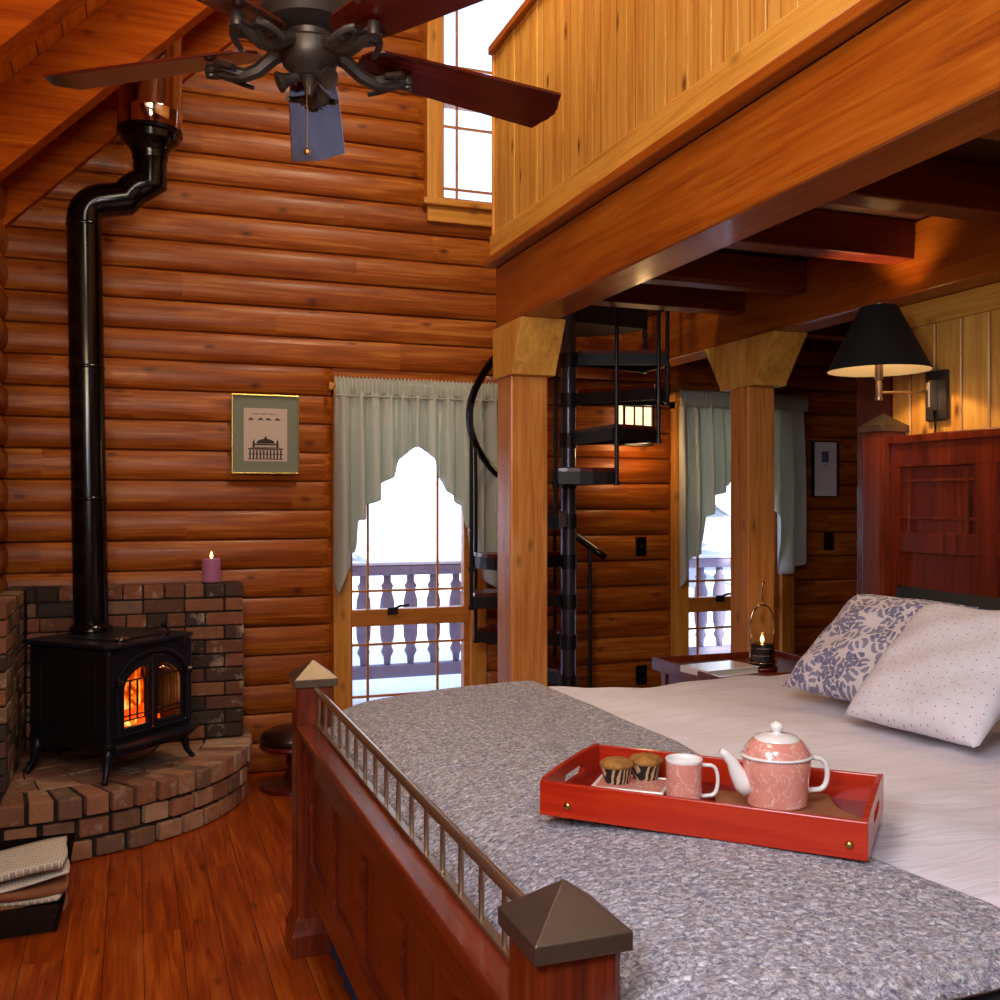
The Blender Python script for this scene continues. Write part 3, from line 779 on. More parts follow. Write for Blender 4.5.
for s in (-1, 1):
    half = [(x, z) for x, z in [(p[0]*.985, .2+(p[1]-.19)*.965) for p in inner]]
    pts = [(s*.006, .2)]+[(s*abs(x), z) for x, z in half if s*x > .001 and z <= .5301 or (s*x > .02)]
    pts = sorted(set((round(s*x, 4), round(z, 4)) for x, z in pts if True), key=lambda p: math.atan2(p[1]-.33, p[0]-.1))
    pts.append((.006, .2+oh*.965)) if (.006, .2+oh*.965) not in pts else None
    pts = sorted(pts, key=lambda p: math.atan2(p[1]-.33, p[0]-.1))
    cx = .1; cz = .33
    inn = [(cx+(x-cx)*.76, cz+(z-cz)*.80) for x, z in pts]
    bm = B(); ringprism(bm, [(s*x, z) for x, z in pts], [(s*x, z) for x, z in inn], -.012, .012, 1)
    d = obj('door', bm, 'ironsoft', st, bevel=.003)
    bm = B(); prism(bm, [(s*x, z) for x, z in inn], .002, .006, 1); obj('glass', bm, 'stoveglass', d)
    bm = B()
    for z in (.255, .275, .43): box(bm, min(s*.02, s*.185), max(s*.02, s*.185), -.017, -.011, z, z+.006)
    for q in range(3): box(bm, s*(.055+.045*q)-.003, s*(.055+.045*q)+.003, -.017, -.011, .255, .43)
    obj('grille', bm, 'iron', d)
    bm = B(); lathe(bm, [(.016, -.012), (.016, .012)], 10, Matrix.Translation((s*.215, -.022, .43)) @ Matrix.Rotation(PI/2, 4, 'Y')); obj('hinge', bm, 'chrome', d)
bm = B(); tube(bm, [(.03, -.012, .47), (.03, -.04, .475), (.07, -.05, .45)], .006, 8); sobj('door_handle', bm, 'chrome', smooth=True)
bm = B()
prism(bm, [(-W2+.01, .01), (-W2+.0, -.05), (-W2+.08, -.09), (W2-.08, -.09), (W2-.0, -.05), (W2-.01, .01)], .145, .165)
prism(bm, [(-W2+.03, .01), (-W2+.02, -.03), (-W2+.09, -.06), (W2-.09, -.06), (W2-.02, -.03), (W2-.03, .01)], .12, .148)
sobj('ash_lip', bm, 'ironsoft', bevel=.006)
for sx_, y in ((-1, .03), (1, .03), (-1, D-.04), (1, D-.04)):
    bm = B(); sgy = -1 if y < .2 else 1
    tube(bm, [(sx_*(W2-.03), y, .15), (sx_*(W2-.02), y+sgy*.005, .10), (sx_*(W2-.005), y+sgy*.012, .04), (sx_*(W2+.012), y+sgy*.022, .012), (sx_*(W2+.018), y+sgy*.025, .0)], [.034, .024, .014, .012, .017], 8)
    sobj('leg', bm, 'ironsoft', smooth=True)
bm = B(); grid(bm, 12, 12, lambda u, v: (-.2+.4*u, .16+.03*math.sin(u*9), .19+(.30+.03*math.sin(u*17))*v)); fo = sobj('fire', bm, 'fire')
for k, (x, a) in enumerate(((-.08, .3), (.05, -.25), (0, .1))):
    bm = B(); L = .15; tube(bm, [(x-L*math.cos(a), .2-.03*k-L*math.sin(a)*.3, .185+.05*(k == 2)), (x+L*math.cos(a), .2-.03*k+L*math.sin(a)*.3, .19+.06*(k == 2))], .028, 10); sobj('firewood_log', bm, 'coal')
# stovepipe
pp = thing('stovepipe', 'black stovepipe with offset elbow rising from the stove to the roof', 'stovepipe', (-.225, 5.19, HZ+.62))
z_ = HZ+.62
def bend(pts, r=.08, seg=24):
    bm = B(); tube(bm, pts, r, seg); return bm
path = [(.032, 0, 0), (0, 0, 1.97)]
for k in range(1, 6): a = R(72*k/5); path.append((.10*(1-math.cos(a)), 0, 1.97+.10*math.sin(a)))
path += [(.10*(1-math.cos(R(72)))+.125, 0, 1.97+.095+.025)]
cx0 = path[-1]
for k in range(1, 6):
    a = R(72*k/5); path.append((cx0[0]+.11*(math.sin(R(72))-math.sin(R(72)-a)), 0, cx0[2]+.11*(math.cos(R(72)-a)-math.cos(R(72)))))
ex = path[-1][0]; path += [(ex, 0, path[-1][2]+.15)]
zt = path[-1][2]
obj('flue', bend(path), 'black', pp, smooth='auto')
for z in (.62, 1.25, 1.93):
    bm = B(); lathe(bm, [(.079, z), (.0835, z+.006), (.0835, z+.014), (.079, z+.02)], 24, Matrix.Translation((.032*(1-z/1.97), 0, 0)), cap=False); obj('seam_band', bm, 'black', pp, smooth=True)
bm = B(); lathe(bm, [(.1, 0), (.1, .012), (.082, .03)], 24, Matrix.Translation((.032, 0, 0)), cap=False); obj('base_collar', bm, 'black', pp, smooth=True)
bm = B(); lathe(bm, [(.081, zt-.03), (.085, zt-.02), (.085, zt+.0), (.1, zt+.03), (.135, zt+.06), (.14, zt+.09), (.155, zt+.095), (.155, zt+.115)], 28, Matrix.Translation((ex, 0, 0))); obj('increaser', bm, 'black', pp, smooth='auto')
bm = B(); lathe(bm, [(.15, zt+.115), (.15, zt+.19), (.153, zt+.195), (.153, zt+.205), (.15, zt+.21), (.15, 4.12-z_)], 32, Matrix.Translation((ex, 0, 0)))
obj('chrome_section', bm, 'chrome', pp, smooth='auto')

# ------------------------------------------------------------------ newspaper bin
t = thing('magazine_bin', 'black tapered bin full of folded newspapers in front of the hearth', 'bin', (-.39, 3.98, 0), R(2))
bm = B()
q = [(-.15, -.16), (.13, -.16), (.13, .14), (-.15, .14)]; p = [(-.19, -.20), (.185, -.20), (.185, .18), (-.19, .18)]
th = .015
def quadwall(bm, a, b, c, d, n):
    n = Vector(n)*th; vs = [bm.verts.new(Vector(v)) for v in (a, b, c, d)]; ws = [bm.verts.new(Vector(v)+n) for v in (a, b, c, d)]
    bm.faces.new(vs); bm.faces.new(ws[::-1])
    for i in range(4): bm.faces.new((vs[i], vs[(i+1) % 4], ws[(i+1) % 4], ws[i]))
quadwall(bm, (*q[0], .0), (*q[1], .0), (p[1][0]-.03, p[1][1]+.015, .105), (p[0][0]+.03, p[0][1]+.015, .105), (0, 1, 0))
quadwall(bm, (*q[1], .0), (*q[2], .0), (*p[2], .235), (p[1][0]-.03, p[1][1]+.015, .105), (-1, 0, 0))
quadwall(bm, (*q[2], .0), (*q[3], .0), (*p[3], .235), (*p[2], .235), (0, -1, 0))
quadwall(bm, (*q[3], .0), (*q[0], .0), (p[0][0]+.03, p[0][1]+.015, .105), (*p[3], .235), (1, 0, 0))
box(bm, -.14, .12, -.15, .13, .0, .012)
obj('tub', bm, 'black', t)
news = []
nlab = ['folded newspaper at the bottom of the black bin', 'brown magazine second from the bottom of the black bin', 'pale folded paper slanting out of the black bin', 'thick magazine just below the top newspaper in the bin', 'loose cream paper sticking out at the right of the bin', 'folded newspaper with printed columns, topmost in the black bin']
for k in range(6):
    z = .06+.032*k; w = .135+.004*k
    bm = B(); n_ = 14
    def f(u, v, z=z, w=w, k=k):
        return (-w+2*w*u+(.01*math.sin(5*v) if u == 1 else 0), -.155-.004*k+.26*v, z+.012*math.sin(PI*u+k)+.012*v)
    grid(bm, n_, 8, f)
    o = obj('newspaper', bm, 'news' if k in (0, 5, 2, 4) else 'napkin', None, smooth=True); o.location = (-.39+.012*(k % 3), 3.965, .0); o.rotation_euler = (R(0), R((-3, 2, -5, 2, -3, -4)[k]), R((0, 3, -5, 6, 8, -3)[k]))
    so = o.modifiers.new('s', 'SOLIDIFY'); so.thickness = (.02, .016, .012, .026, .008, .022)[k]; so.offset = 0
    tag(o, nlab[k], 'newspaper', 'papers in the bin')
# ------------------------------------------------------------------ footstool
t = thing('footstool', 'small round dark leather stool by the log wall behind the bedpost', 'stool', (.79, 5.33, 0))
bm = B(); lathe(bm, [(.001, .22), (.13, .22), (.165, .235), (.175, .265), (.16, .295), (.11, .315), (.001, .322)], 24); obj('cushion', bm, 'leather', t, smooth=True)
bm = B(); lathe(bm, [(.17, .215), (.178, .225), (.17, .24)], 24); obj('rim', bm, 'cherrydark', t, smooth=True)
bm = B(); lathe(bm, [(.035, .02), (.05, .06), (.028, .10), (.04, .15), (.03, .2), (.08, .218)], 16); obj('pedestal', bm, 'cherrydark', t, smooth=True)
bm = B(); lathe(bm, [(.17, 0), (.17, .02), (.12, .035), (.04, .045)], 24); obj('base', bm, 'cherrydark', t, smooth='auto')

# ------------------------------------------------------------------ spiral stair
A20 = 20.1
PXc, PYc = 2.235, 5.02; SR = .53
ss = thing('spiral_staircase', 'black metal spiral staircase with wooden treads rising to the loft', 'staircase', (PXc, PYc, 0))
def pol(r, degcam, z): a = R(degcam-A20); return (r*math.cos(a), r*math.sin(a), z)
bm = B(); lathe(bm, [(.042, .0), (.042, 3.4)], 18); lathe(bm, [(.10, 0), (.10, .012), (.05, .02)], 18); obj('pole', bm, 'steelpole', ss, smooth='auto')
tread0 = 192; step = 33; rise = .22
def tz(ang): return 1.23+(ang-208.5)/step*rise
for k in range(-5, 6):
    a0 = tread0+step*k; z = 1.23+rise*k; a1 = a0+step+3
    bm = B()
    # shallow steel pan: two edge flanges, outer lip and hub sleeve
    n = 5
    pin = [pol(.045, lerp(a0, a1, i/n), 0)[:2] for i in range(n+1)]
    pout = [pol(SR, lerp(a0, a1, i/n), 0)[:2] for i in range(n+1)]
    prism(bm, pout+pin[::-1], z-.035, z-.022)
    for aa in (a0, a1):
        p = pol(.04, aa, z-.045); q = pol(SR, aa, z-.045)
        bar(bm, p, q, .006, .062)
    for i in range(n):
        p = pol(SR, lerp(a0, a1, i/n), z-.045); q = pol(SR, lerp(a0, a1, (i+1)/n), z-.045); bar(bm, p, q, .006, .062)
    lathe(bm, [(.05, z-.09), (.05, z-.01)], 18)
    tr = obj('tread', bm, 'iron', ss)
    bm = B(); prism(bm, [pol(SR-.004, lerp(a0+.7, a1-.7, i/n), 0)[:2] for i in range(n+1)]+[pol(.062, lerp(a0+3, a1-3, i/n), 0)[:2] for i in range(n, -1, -1)], z-.020, z+.006)
    obj('wood_board', bm, 'cherrydark', tr, bevel=.003)
rail_off = .92
for k in range(-3, 7):
    a = tread0+step*k+1.5; zb = 1.23+rise*(k-1)-.07; zt2 = tz(a)+rail_off
    bm = B(); x, y, _ = pol(SR+.012, a, 0); lathe(bm, [(.011, zb), (.011, zt2)], 10, Matrix.Translation((x, y, 0))); lathe(bm, [(.016, zb-.012), (.016, zb+.01)], 10, Matrix.Translation((x, y, 0)))
    lathe(bm, [(.016, zb+rise-.03), (.016, zb+rise-.0)], 10, Matrix.Translation((x, y, 0)))
    obj('baluster', bm, 'ironsoft', ss, smooth='auto')
bm = B(); hp = [pol(SR+.012, a, tz(a)+rail_off) for a in range(62, 406, 6)]
tube(bm, hp, .021, 10); obj('handrail', bm, 'black', ss, smooth=True)
bm = B(); x, y, _ = pol(SR+.012, 72, 0); lathe(bm, [(.012, 0), (.012, tz(72)+rail_off)], 10, Matrix.Translation((x, y, 0))); lathe(bm, [(.03, 0), (.03, .01)], 10, Matrix.Translation((x, y, 0))); obj('newel', bm, 'iron', ss)
bm = B(); q = [pol(.045, a, 0)[:2] for a in (130, 85, 40)]; pr = [pol(SR+.02, a, 0)[:2] for a in range(30, 131, 10)]
prism(bm, pr+q, 2.50, 2.655); obj('landing', bm, 'iron', ss)

# ------------------------------------------------------------------ bed
PW = .137; FX = .50; YN = 1.225; YF_ = 3.33; HX = 2.893
bed = thing('bed', 'cherry craftsman king bed with brass rail footboard and panelled headboard', 'bed', (FX, YN, 0))
inv = Matrix.Translation((-FX, -YN, 0))
def bo(nm, bm, m, par=bed, **k):
    bmesh.ops.transform(bm, matrix=inv, verts=bm.verts[:]); return obj(nm, bm, m, par, **k)
def bedpost(x, y, top, capmat='bronzecap'):
    w = PW-.012
    bm = B(); box(bm, x+.006, x+.006+w, y+.006, y+.006+w, .07, top+.004)
    o = bo('bedpost', bm, 'cherry', bevel=.012)
    c = (x+PW/2, y+PW/2)
    bm = B()
    def sq(h, z): return [bm.verts.new((c[0]+sx*h, c[1]+sy*h, z)) for sx, sy in ((-1, -1), (1, -1), (1, 1), (-1, 1))]
    rs = [sq(w/2-.004, .135), sq(w/2+.012, .085), sq(w/2+.018, .07), sq(w/2+.018, 0.0)]
    for a, b in zip(rs, rs[1:]):
        for i in range(4): bm.faces.new((a[i], a[(i+1) % 4], b[(i+1) % 4], b[i]))
    bm.faces.new(rs[0]); bm.faces.new(rs[-1]); bo('foot', bm, 'cherry', o, bevel=.003)
    bm = B(); rs = [sq(PW/2+.001, top-.004), sq(PW/2+.004, top-.004), sq(PW/2+.004, top+.022), sq(.003, top+.022+.054)]
    for a, b in zip(rs, rs[1:]):
        for i in range(4): bm.faces.new((a[i], a[(i+1) % 4], b[(i+1) % 4], b[i]))
    bm.faces.new(rs[-1]); bm.faces.new(rs[0])
    p = bo('post_cap', bm, capmat, o, bevel=.0015); return o
bedpost(FX, YF_, .892); bedpost(FX, YN, .892)
bedpost(HX, YF_, 1.80); bedpost(HX, YN, 1.80)
# footboard
ya, yb = YN+PW-.006, YF_+.006
bm = B(); box(bm, FX+.005, FX+.086, ya, yb, .735, .765); bo('footboard_top_rail', bm, 'cherryY', bevel=.006)
bm = B(); box(bm, FX+.038, FX+.080, ya, yb, .62, .74); box(bm, FX+.038, FX+.080, ya, yb, .225, .33)
n = 5
for k in range(n+1):
    y = lerp(ya, yb, k/n); hw = .045
    box(bm, FX+.040, FX+.078, max(y-hw, ya), min(y+hw, yb), .32, .63)
bo('footboard_frame', bm, 'cherryY', bevel=.004)
bm = B()
for k in range(n):
    y0 = lerp(ya, yb, k/n)+.04; y1 = lerp(ya, yb, (k+1)/n)-.04
    box(bm, FX+.052, FX+.068, y0, y1, .30, .64)
bo('footboard_panels', bm, 'cherry')
gx_ = FX+.0685
bm = B(); tube(bm, [(gx_, ya, .878), (gx_, yb, .878)], .011, 12); bo('brass_top_rail', bm, 'brass', smooth='auto')
bm = B(); box(bm, gx_-.009, gx_+.009, ya, yb, .766, .776); bo('brass_bottom_rail', bm, 'brass', bevel=.002)
for k in range(17):
    y = lerp(ya, yb, (k+.5)/17)
    bm = B(); lathe(bm, [(.005, .776), (.0058, .82), (.0058, .84), (.005, .868)], 8, Matrix.Translation((gx_, y, 0))); bo('spindle', bm, 'brass', smooth='auto')
# side rails
for y in (YN+.05, YF_+.05):
    bm = B(); box(bm, FX+PW-.01, HX+.01, y, y+.03, .22, .42); bo('side_rail', bm, 'cherryY', bevel=.004)
# headboard
bm = B(); box(bm, HX+.035, HX+.115, ya, yb, 1.74, 1.775); bo('headboard_cap', bm, 'headwood', bevel=.006)
bm = B(); box(bm, HX+.05, HX+.10, ya, yb, 1.645, 1.742); box(bm, HX+.05, HX+.10, ya, yb, 1.30, 1.385); box(bm, HX+.05, HX+.10, ya, yb, .70, .86)
cols = 4
for k in range(cols+1):
    y = lerp(ya, yb, k/cols); box(bm, HX+.051, HX+.099, max(y-.05, ya), min(y+.05, yb), .82, 1.70)
for k in range(cols*2):
    y = lerp(ya, yb, (k+.5)/(cols*2)) if k % 2 == 99 else None
bo('headboard_frame', bm, 'headwood', bevel=.004)
bm = B(); box(bm, HX+.072, HX+.085, ya, yb, .78, 1.70); bo('headboard_panels', bm, 'headwood')
bm = B()
for k in range(cols):
    y0 = lerp(ya, yb, k/cols)+.05; y1 = lerp(ya, yb, (k+1)/cols)-.05
    for y in (y0+.045, y1-.045): box(bm, HX+.058, HX+.0715, y-.007, y+.007, 1.385, 1.645)
    for z in (1.44, 1.59): box(bm, HX+.060, HX+.0714, y0, y1, z-.006, z+.006)
bo('headboard_lattice', bm, 'cherry', bevel=.002)
# mattress and blue dust ruffle
bm = B(); box(bm, FX+.15, HX+.03, YN+.10, YF_+.03, .46, .735); bo('mattress', bm, 'white', bevel=.06, segs=4)
bm = B(); box(bm, FX+.125, HX+.03, YN+.10, YF_+.03, .22, .46); bo('box_spring', bm, 'bluecloth', bevel=.01)
def ruf(u, v):
    # skirt around three sides
    L = [(HX, YN+.02), (FX+.112, YN+.02), (FX+.112, YF_+.11), (HX, YF_+.11)]; d = [HX-FX-.112, YF_-YN+.09, HX-FX-.125]; T = sum(d); s = u*T
    w = .01*math.sin(s*55)*(1-v)
    if s < d[0]: return (HX-s, YN+.02+w, .012+.36*v)
    s -= d[0]
    if s < d[1]: return (FX+.112+.5*w, YN+.02+s, .012+.36*v)
    s -= d[1]; return (FX+.112+s, YF_+.11+w, .012+.36*v)
bm = B(); grid(bm, 400, 4, ruf); bo('dust_ruffle', bm, 'bluecloth', smooth=True)
# bedding surfaces
def wr(x, y, s=1):
    return s*(.006*math.sin(9*x+4*y)+.005*math.sin(5*x-11*y+1)+.003*math.sin(23*x+9*y)+.003*math.sin(31*y-7*x))
def prof(d, drop, r=.10):
    """d = distance past the mattress side; returns outward shift and drop"""
    if d <= 0: return 0, 0
    a = min(d/r, PI/2)
    o = r*math.sin(a); dz = r*(1-math.cos(a))
    if d > r*PI/2: dz += d-r*PI/2
    return o, dz
YS0, YS1 = 1.20, 3.40
def sheet_pt(x, s, top, side, zf=None):
    """s runs across the bed; beyond the sides it drapes"""
    y = s; dz = 0
    if s < YS0+.0: o, dz = prof(YS0-s, side); y = YS0-o
    elif s > YS1: o, dz = prof(s-YS1, side); y = YS1+o
    return y, dz
def duv(u, v):
    x = lerp(1.0, 2.86, u); s = lerp(YS0-.05, YS1+.40, v)
    y, dz = sheet_pt(x, s, 0, 0)
    z = .805-dz+wr(x, s)+.018*math.sin(PI*min(max((s-YS0)/(YS1-YS0), 0), 1))
    if dz > .08: y += (.012*math.sin(x*21)+.01*math.sin(x*37+1))*(1 if s > 2 else -1)
    return (x, y, z)
bm = B(); grid(bm, 130, 160, duv); o = obj('duvet', bm, 'duvet', smooth=True)
so = o.modifiers.new('s', 'SOLIDIFY'); so.thickness = .02; so.offset = -1
tag(o, 'cream satin comforter spread over the head half of the bed', 'comforter')
def qedge(s): return piece([(1.0, 1.40), (1.3, 1.37), (1.55, 1.31), (2.0, 1.36), (2.45, 1.44), (3.0, 1.45), (3.4, 1.42), (3.7, 1.36)], s)
def quilt_z(x, s):
    return .836+.006*math.sin(7*x+3*s)+.007*math.sin(4*s-5*x)+.012*math.sin(PI*min(max((s-YS0)/(YS1-YS0), 0), 1))
def qlt(u, v):
    s = lerp(YS0-.075, YS1+.45, v); xe = qedge(s); x0 = FX+.100; u0 = u; u = max(0, (u-.08)/.92)
    L = lerp(x0, xe, u); x = L; drop = 0
    d = .16-(L-x0)
    if d > 0: drop = .04*(1-math.cos(min(1, d/.16)*PI/2))
    d2 = 1-(L-x0)/.5
    if d2 > 0: drop += .055*d2*d2
    if u0 < .08: drop += .22*(1-u0/.08)
    e = xe-L
    if e < .05: drop += (.036)*(1-math.sqrt(max(0, 1-(1-e/.05)**2)))
    y, dz = sheet_pt(x, s, 0, 0)
    z = quilt_z(x, s)-drop-dz
    if dz > .08: y += (.014*math.sin(x*17)+.008*math.sin(x*41))*(1 if s > 2 else -1)
    y += (.035 if s > YS1-.05 else (-.035 if s < YS0+.05 else 0))*0
    if s < YS0: y -= .02
    if s > YS1: y += .02
    return (x, y, z)
bm = B(); grid(bm, 110, 240, qlt); o = obj('quilt', bm, 'quilt', smooth=True)
so = o.modifiers.new('s', 'SOLIDIFY'); so.thickness = .012; so.offset = -1
tag(o, 'grey speckled quilt folded over the foot half of the bed', 'quilt')
# dark green blanket hanging under the quilt on the near side
bm = B(); grid(bm, 60, 10, lambda u, v: (lerp(.66, 2.6, u), 1.10-.008*math.sin(u*50)-.05*v+.05*(1-v)**4, lerp(.80, .30, v)))
#   (kept close to the side of the mattress)
o = obj('blanket', bm, 'darkcloth', smooth=True); so = o.modifiers.new('s', 'SOLIDIFY'); so.thickness = .01
tag(o, 'dark green blanket edge hanging below the quilt on the near side', 'blanket')

# pillows
def pillow(nm, lab, mat, BL, Wv, Uv, T, puff=.55):
    BL = Vector(BL); Wv = Vector(Wv); Uv = Vector(Uv); N = Wv.cross(Uv).normalized()
    if N.x > 0: N = -N
    rr = random.Random(len(lab)); p1, p2 = rr.uniform(0, 6), rr.uniform(0, 6)
    cen = BL+Wv/2+Uv/2
    bm = B()
    def face(sg):
        def f(u, v):
            a = 2*u-1; b = 2*v-1
            k = max(0, (1-abs(a)**3.2)*(1-abs(b)**3.2))**puff
            pin = 1-.05*(1-abs(b)**2)*abs(a)**6; pin2 = 1-.05*(1-abs(a)**2)*abs(b)**6
            p = Wv*(a*.5*pin)+Uv*(b*.5*pin2)
            wrn = .006*math.sin(6*a+4*b+p1)+.005*math.sin(9*b-5*a+p2)
            return p+N*(sg*(T/2*k+wrn*k))
        return f
    grid(bm, 34, 34, face(1), True); grid(bm, 34, 34, face(-1), True)
    bmesh.ops.remove_doubles(bm, verts=bm.verts[:], dist=.0004)
    o = obj(nm, bm, mat, smooth=True); o.location = cen
    return tag(o, lab, 'pillow')
pillow('pillow', 'blue and white floral pillow leaning behind the dotted pillow', 'floral', (2.09, 2.89, .87), (.05, -.50, 0), (.34, .03, .305), .15)
pillow('pillow', 'white pillow with small dark dots in front, nearest the tray', 'dots', (2.0, 2.47, .862), (.05, -.465, 0), (.38, .07, .315), .15)
pillow('pillow', 'dark brown pillow standing against the headboard behind the others', 'darkcloth', (2.60, 3.1, .86), (0, -.95, 0), (.17, 0, .325), .10)
pillow('pillow', 'grey green pillow behind the dotted one at the right edge', 'greencloth', (2.16, 1.985, .865), (.05, -.5, 0), (.36, .04, .28), .15)

# ------------------------------------------------------------------ tray and breakfast
TZ = .851
tr = thing('serving_tray', 'red lacquered wooden tray with cutout handles lying on the quilt', 'tray', (1.145, 1.822, TZ), R(-45.3))
TL, TW, TH = .645, .352, .075
def tobj(nm, bm, m, **k): return obj(nm, bm, m, tr, **k)
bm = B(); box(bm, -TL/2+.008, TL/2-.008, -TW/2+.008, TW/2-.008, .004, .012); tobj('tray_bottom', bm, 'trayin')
for s in (-1, 1):
    bm = B(); y0, y1 = (s*TW/2, s*(TW/2-.011)); box(bm, -TL/2, TL/2, min(y0, y1), max(y0, y1), 0, TH-.004); tobj('long_side', bm, 'trayred', bevel=.002)
    hw = .05
    o = [(-TW/2+.011, 0), (TW/2-.011, 0), (TW/2-.011, TH), (hw+.02, TH+.004), (-hw-.02, TH+.004), (-TW/2+.011, TH)]
    i = [(-hw, .032), (hw, .032), (hw+.012, .043), (hw, .054), (-hw, .054), (-hw-.012, .043)]
    bm = B(); x0, x1 = s*TL/2, s*(TL/2-.011); ringprism(bm, o, i, min(x0, x1), max(x0, x1), 0); tobj('handle_end', bm, 'trayred')
for x in (-.26, .29):
    bm = B(); lathe(bm, [(.008, 0), (.008, .002), (.005, .005), (.001, .006)], 14, Matrix.Translation((x, -TW/2, .026)) @ Matrix.Rotation(PI/2, 4, 'X')); tobj('brass_stud', bm, 'gold', smooth=True)
tz0 = TZ+.0125
t = thing('coaster_plate', 'square pink rimmed dessert plate under the two muffins', 'plate', (1.055, 2.015, tz0), R(-40))
bm = B(); box(bm, -.075, .075, -.055, .055, 0, .004); obj('base', bm, 'white', t, bevel=.002)
bm = B(); ringprism(bm, [(-.082, -.062), (.082, -.062), (.082, .062), (-.082, .062)], [(-.074, -.054), (.074, -.054), (.074, .054), (-.074, .054)], .002, .007, 2); obj('rim', bm, 'white', t, bevel=.002)
bm = B(); box(bm, -.073, .073, -.053, .053, .0042, .0055); obj('glaze', bm, 'china', t)
for (x, y, lab) in ((1.026, 2.035, 'muffin in a dark patterned paper cup, left one of the pair on the tray'), (1.104, 2.042, 'muffin in a dark patterned paper cup, right one beside the mug')):
    t = thing('muffin', lab, 'muffin', (x, y, tz0+.0065), random.random(), group='muffins on the tray')
    bm = B(); lathe(bm, [(.028, 0), (.036, .034)], 30)
    for v in bm.verts:
        a = math.atan2(v.co.y, v.co.x)
    obj('paper_cup', bm, 'cup', t, smooth='auto')
    bm = B(); lathe(bm, [(.034, .033), (.039, .037), (.038, .043), (.028, .050), (.013, .053), (.001, .054)], 24)
    for v in bm.verts: v.co += Vector((random.uniform(-1, 1), random.uniform(-1, 1), random.uniform(-1, 1)))*.0015
    obj('crumb_top', bm, 'muffin', t, smooth=True)
# napkin
bm = B(); 
def nap(u, v):
    a = lerp(-.125, .125, u); b = lerp(-.12, .12, v)
    return (a+.006*math.sin(9*v), b+.006*math.sin(11*u), .003+.006*max(0, math.sin(3.2*a*12+2*v))*abs(2*u-1)+.004*abs(2*v-1)*(.5+.5*math.sin(u*14)))
grid(bm, 40, 30, nap); o = obj('napkin', bm, 'napkin', smooth=True); o.location = (1.262, 1.745, tz0+.001); o.rotation_euler = (0, 0, R(-15))
so = o.modifiers.new('s', 'SOLIDIFY'); so.thickness = .0022; so.offset = 1
tag(o, 'brown cloth napkin folded under the teapot', 'napkin')
def dhandle(bm, x0, z0, z1, out, r):
    pts = []
    for k in range(13):
        a = lerp(-PI/2, PI/2, k/12); c = max(0, math.cos(a))**.42
        pts.append((x0+out*c, 0, lerp(z0, z1, .5+.5*math.sin(a))))
    tube(bm, [(x0-.01, 0, z0)]+pts+[(x0-.01, 0, z1)], r, 8, sy=1.0, sx=1.3)
t = thing('mug', 'pink marbled mug with white handle left of the teapot', 'mug', (1.098, 1.862, tz0), R(-20))
bm = B(); lathe(bm, [(.034, 0), (.037, .004), (.0385, .09)], 32, cap=False); bm.faces.new([v for v in bm.verts if abs(v.co.z) < 1e-6][:32]); obj('body', bm, 'china', t, smooth='auto')
bm = B(); lathe(bm, [(.0385, .088), (.0392, .092), (.0385, .095), (.036, .094), (.0345, .085), (.032, .012), (.001, .010)], 32, cap=False); obj('white_lining', bm, 'white', t, smooth=True)
bm = B(); dhandle(bm, .04, .014, .080, .032, .0042); obj('handle', bm, 'white', t, smooth=True)
t = thing('teapot', 'pink marbled teapot with white spout, handle and round knob', 'teapot', (1.262, 1.765, tz0+.0065), R(-20))
bm = B(); lathe(bm, [(.001, 0), (.058, 0), (.062, .004), (.068, .06), (.0705, .098), (.069, .101)], 36, cap=False, sy=.86); obj('body', bm, 'china', t, smooth='auto')
bm = B(); lathe(bm, [(.068, .1), (.0745, .101), (.0745, .105), (.069, .107)], 36, cap=False, sy=.86); obj('rim', bm, 'white', t, smooth=True)
bm = B(); lathe(bm, [(.070, .106), (.066, .118), (.054, .134), (.046, .139)], 36, cap=False, sy=.88); obj('shoulder', bm, 'china', t, smooth=True)
bm = B(); lathe(bm, [(.047, .137), (.045, .142), (.026, .148), (.010, .150), (.008, .153), (.013, .158), (.014, .164), (.011, .170), (.001, .174)], 28, cap=False); obj('lid', bm, 'white', t, smooth=True)
bm = B(); tube(bm, [(-.058, 0, .035), (-.072, 0, .048), (-.084, 0, .068), (-.094, 0, .09), (-.108, 0, .106), (-.118, 0, .112)], [.025, .021, .016, .012, .0095, .007], 12); obj('spout', bm, 'white', t, smooth=True)
bm = B(); dhandle(bm, .066, .03, .098, .040, .0055); obj('handle', bm, 'white', t, smooth=True)

# ------------------------------------------------------------------ nightstand and things on it
ns = thing('nightstand', 'red wooden nightstand with raised rim behind the bed', 'nightstand', (2.62, 3.86, 0))
bm = B(); box(bm, -.32, .32, -.26, .28, .735, .755); obj('top', bm, 'cherryY', ns, bevel=.003)
bm = B(); ringprism(bm, [(-.34, -.28), (.34, -.28), (.34, .30), (-.34, .30)], [(-.322, -.262), (.322, -.262), (.322, .282), (-.322, .282)], .72, .778, 2); obj('rim', bm, 'cherry', ns, bevel=.003)
bm = B(); box(bm, -.30, .30, -.24, .26, .25, .72); obj('cabinet', bm, 'cherry', ns, bevel=.004)
for z in (.56, .40):
    bm = B(); box(bm, -.27, .27, -.255, -.241, z-.07, z+.07); d = obj('drawer', bm, 'cherry', ns, bevel=.004)
    bm = B(); lathe(bm, [(.012, 0), (.008, .012), (.014, .02), (.001, .026)], 12, Matrix.Translation((0, -.255, z)) @ Matrix.Rotation(PI/2, 4, 'X')); obj('knob', bm, 'brass', d)
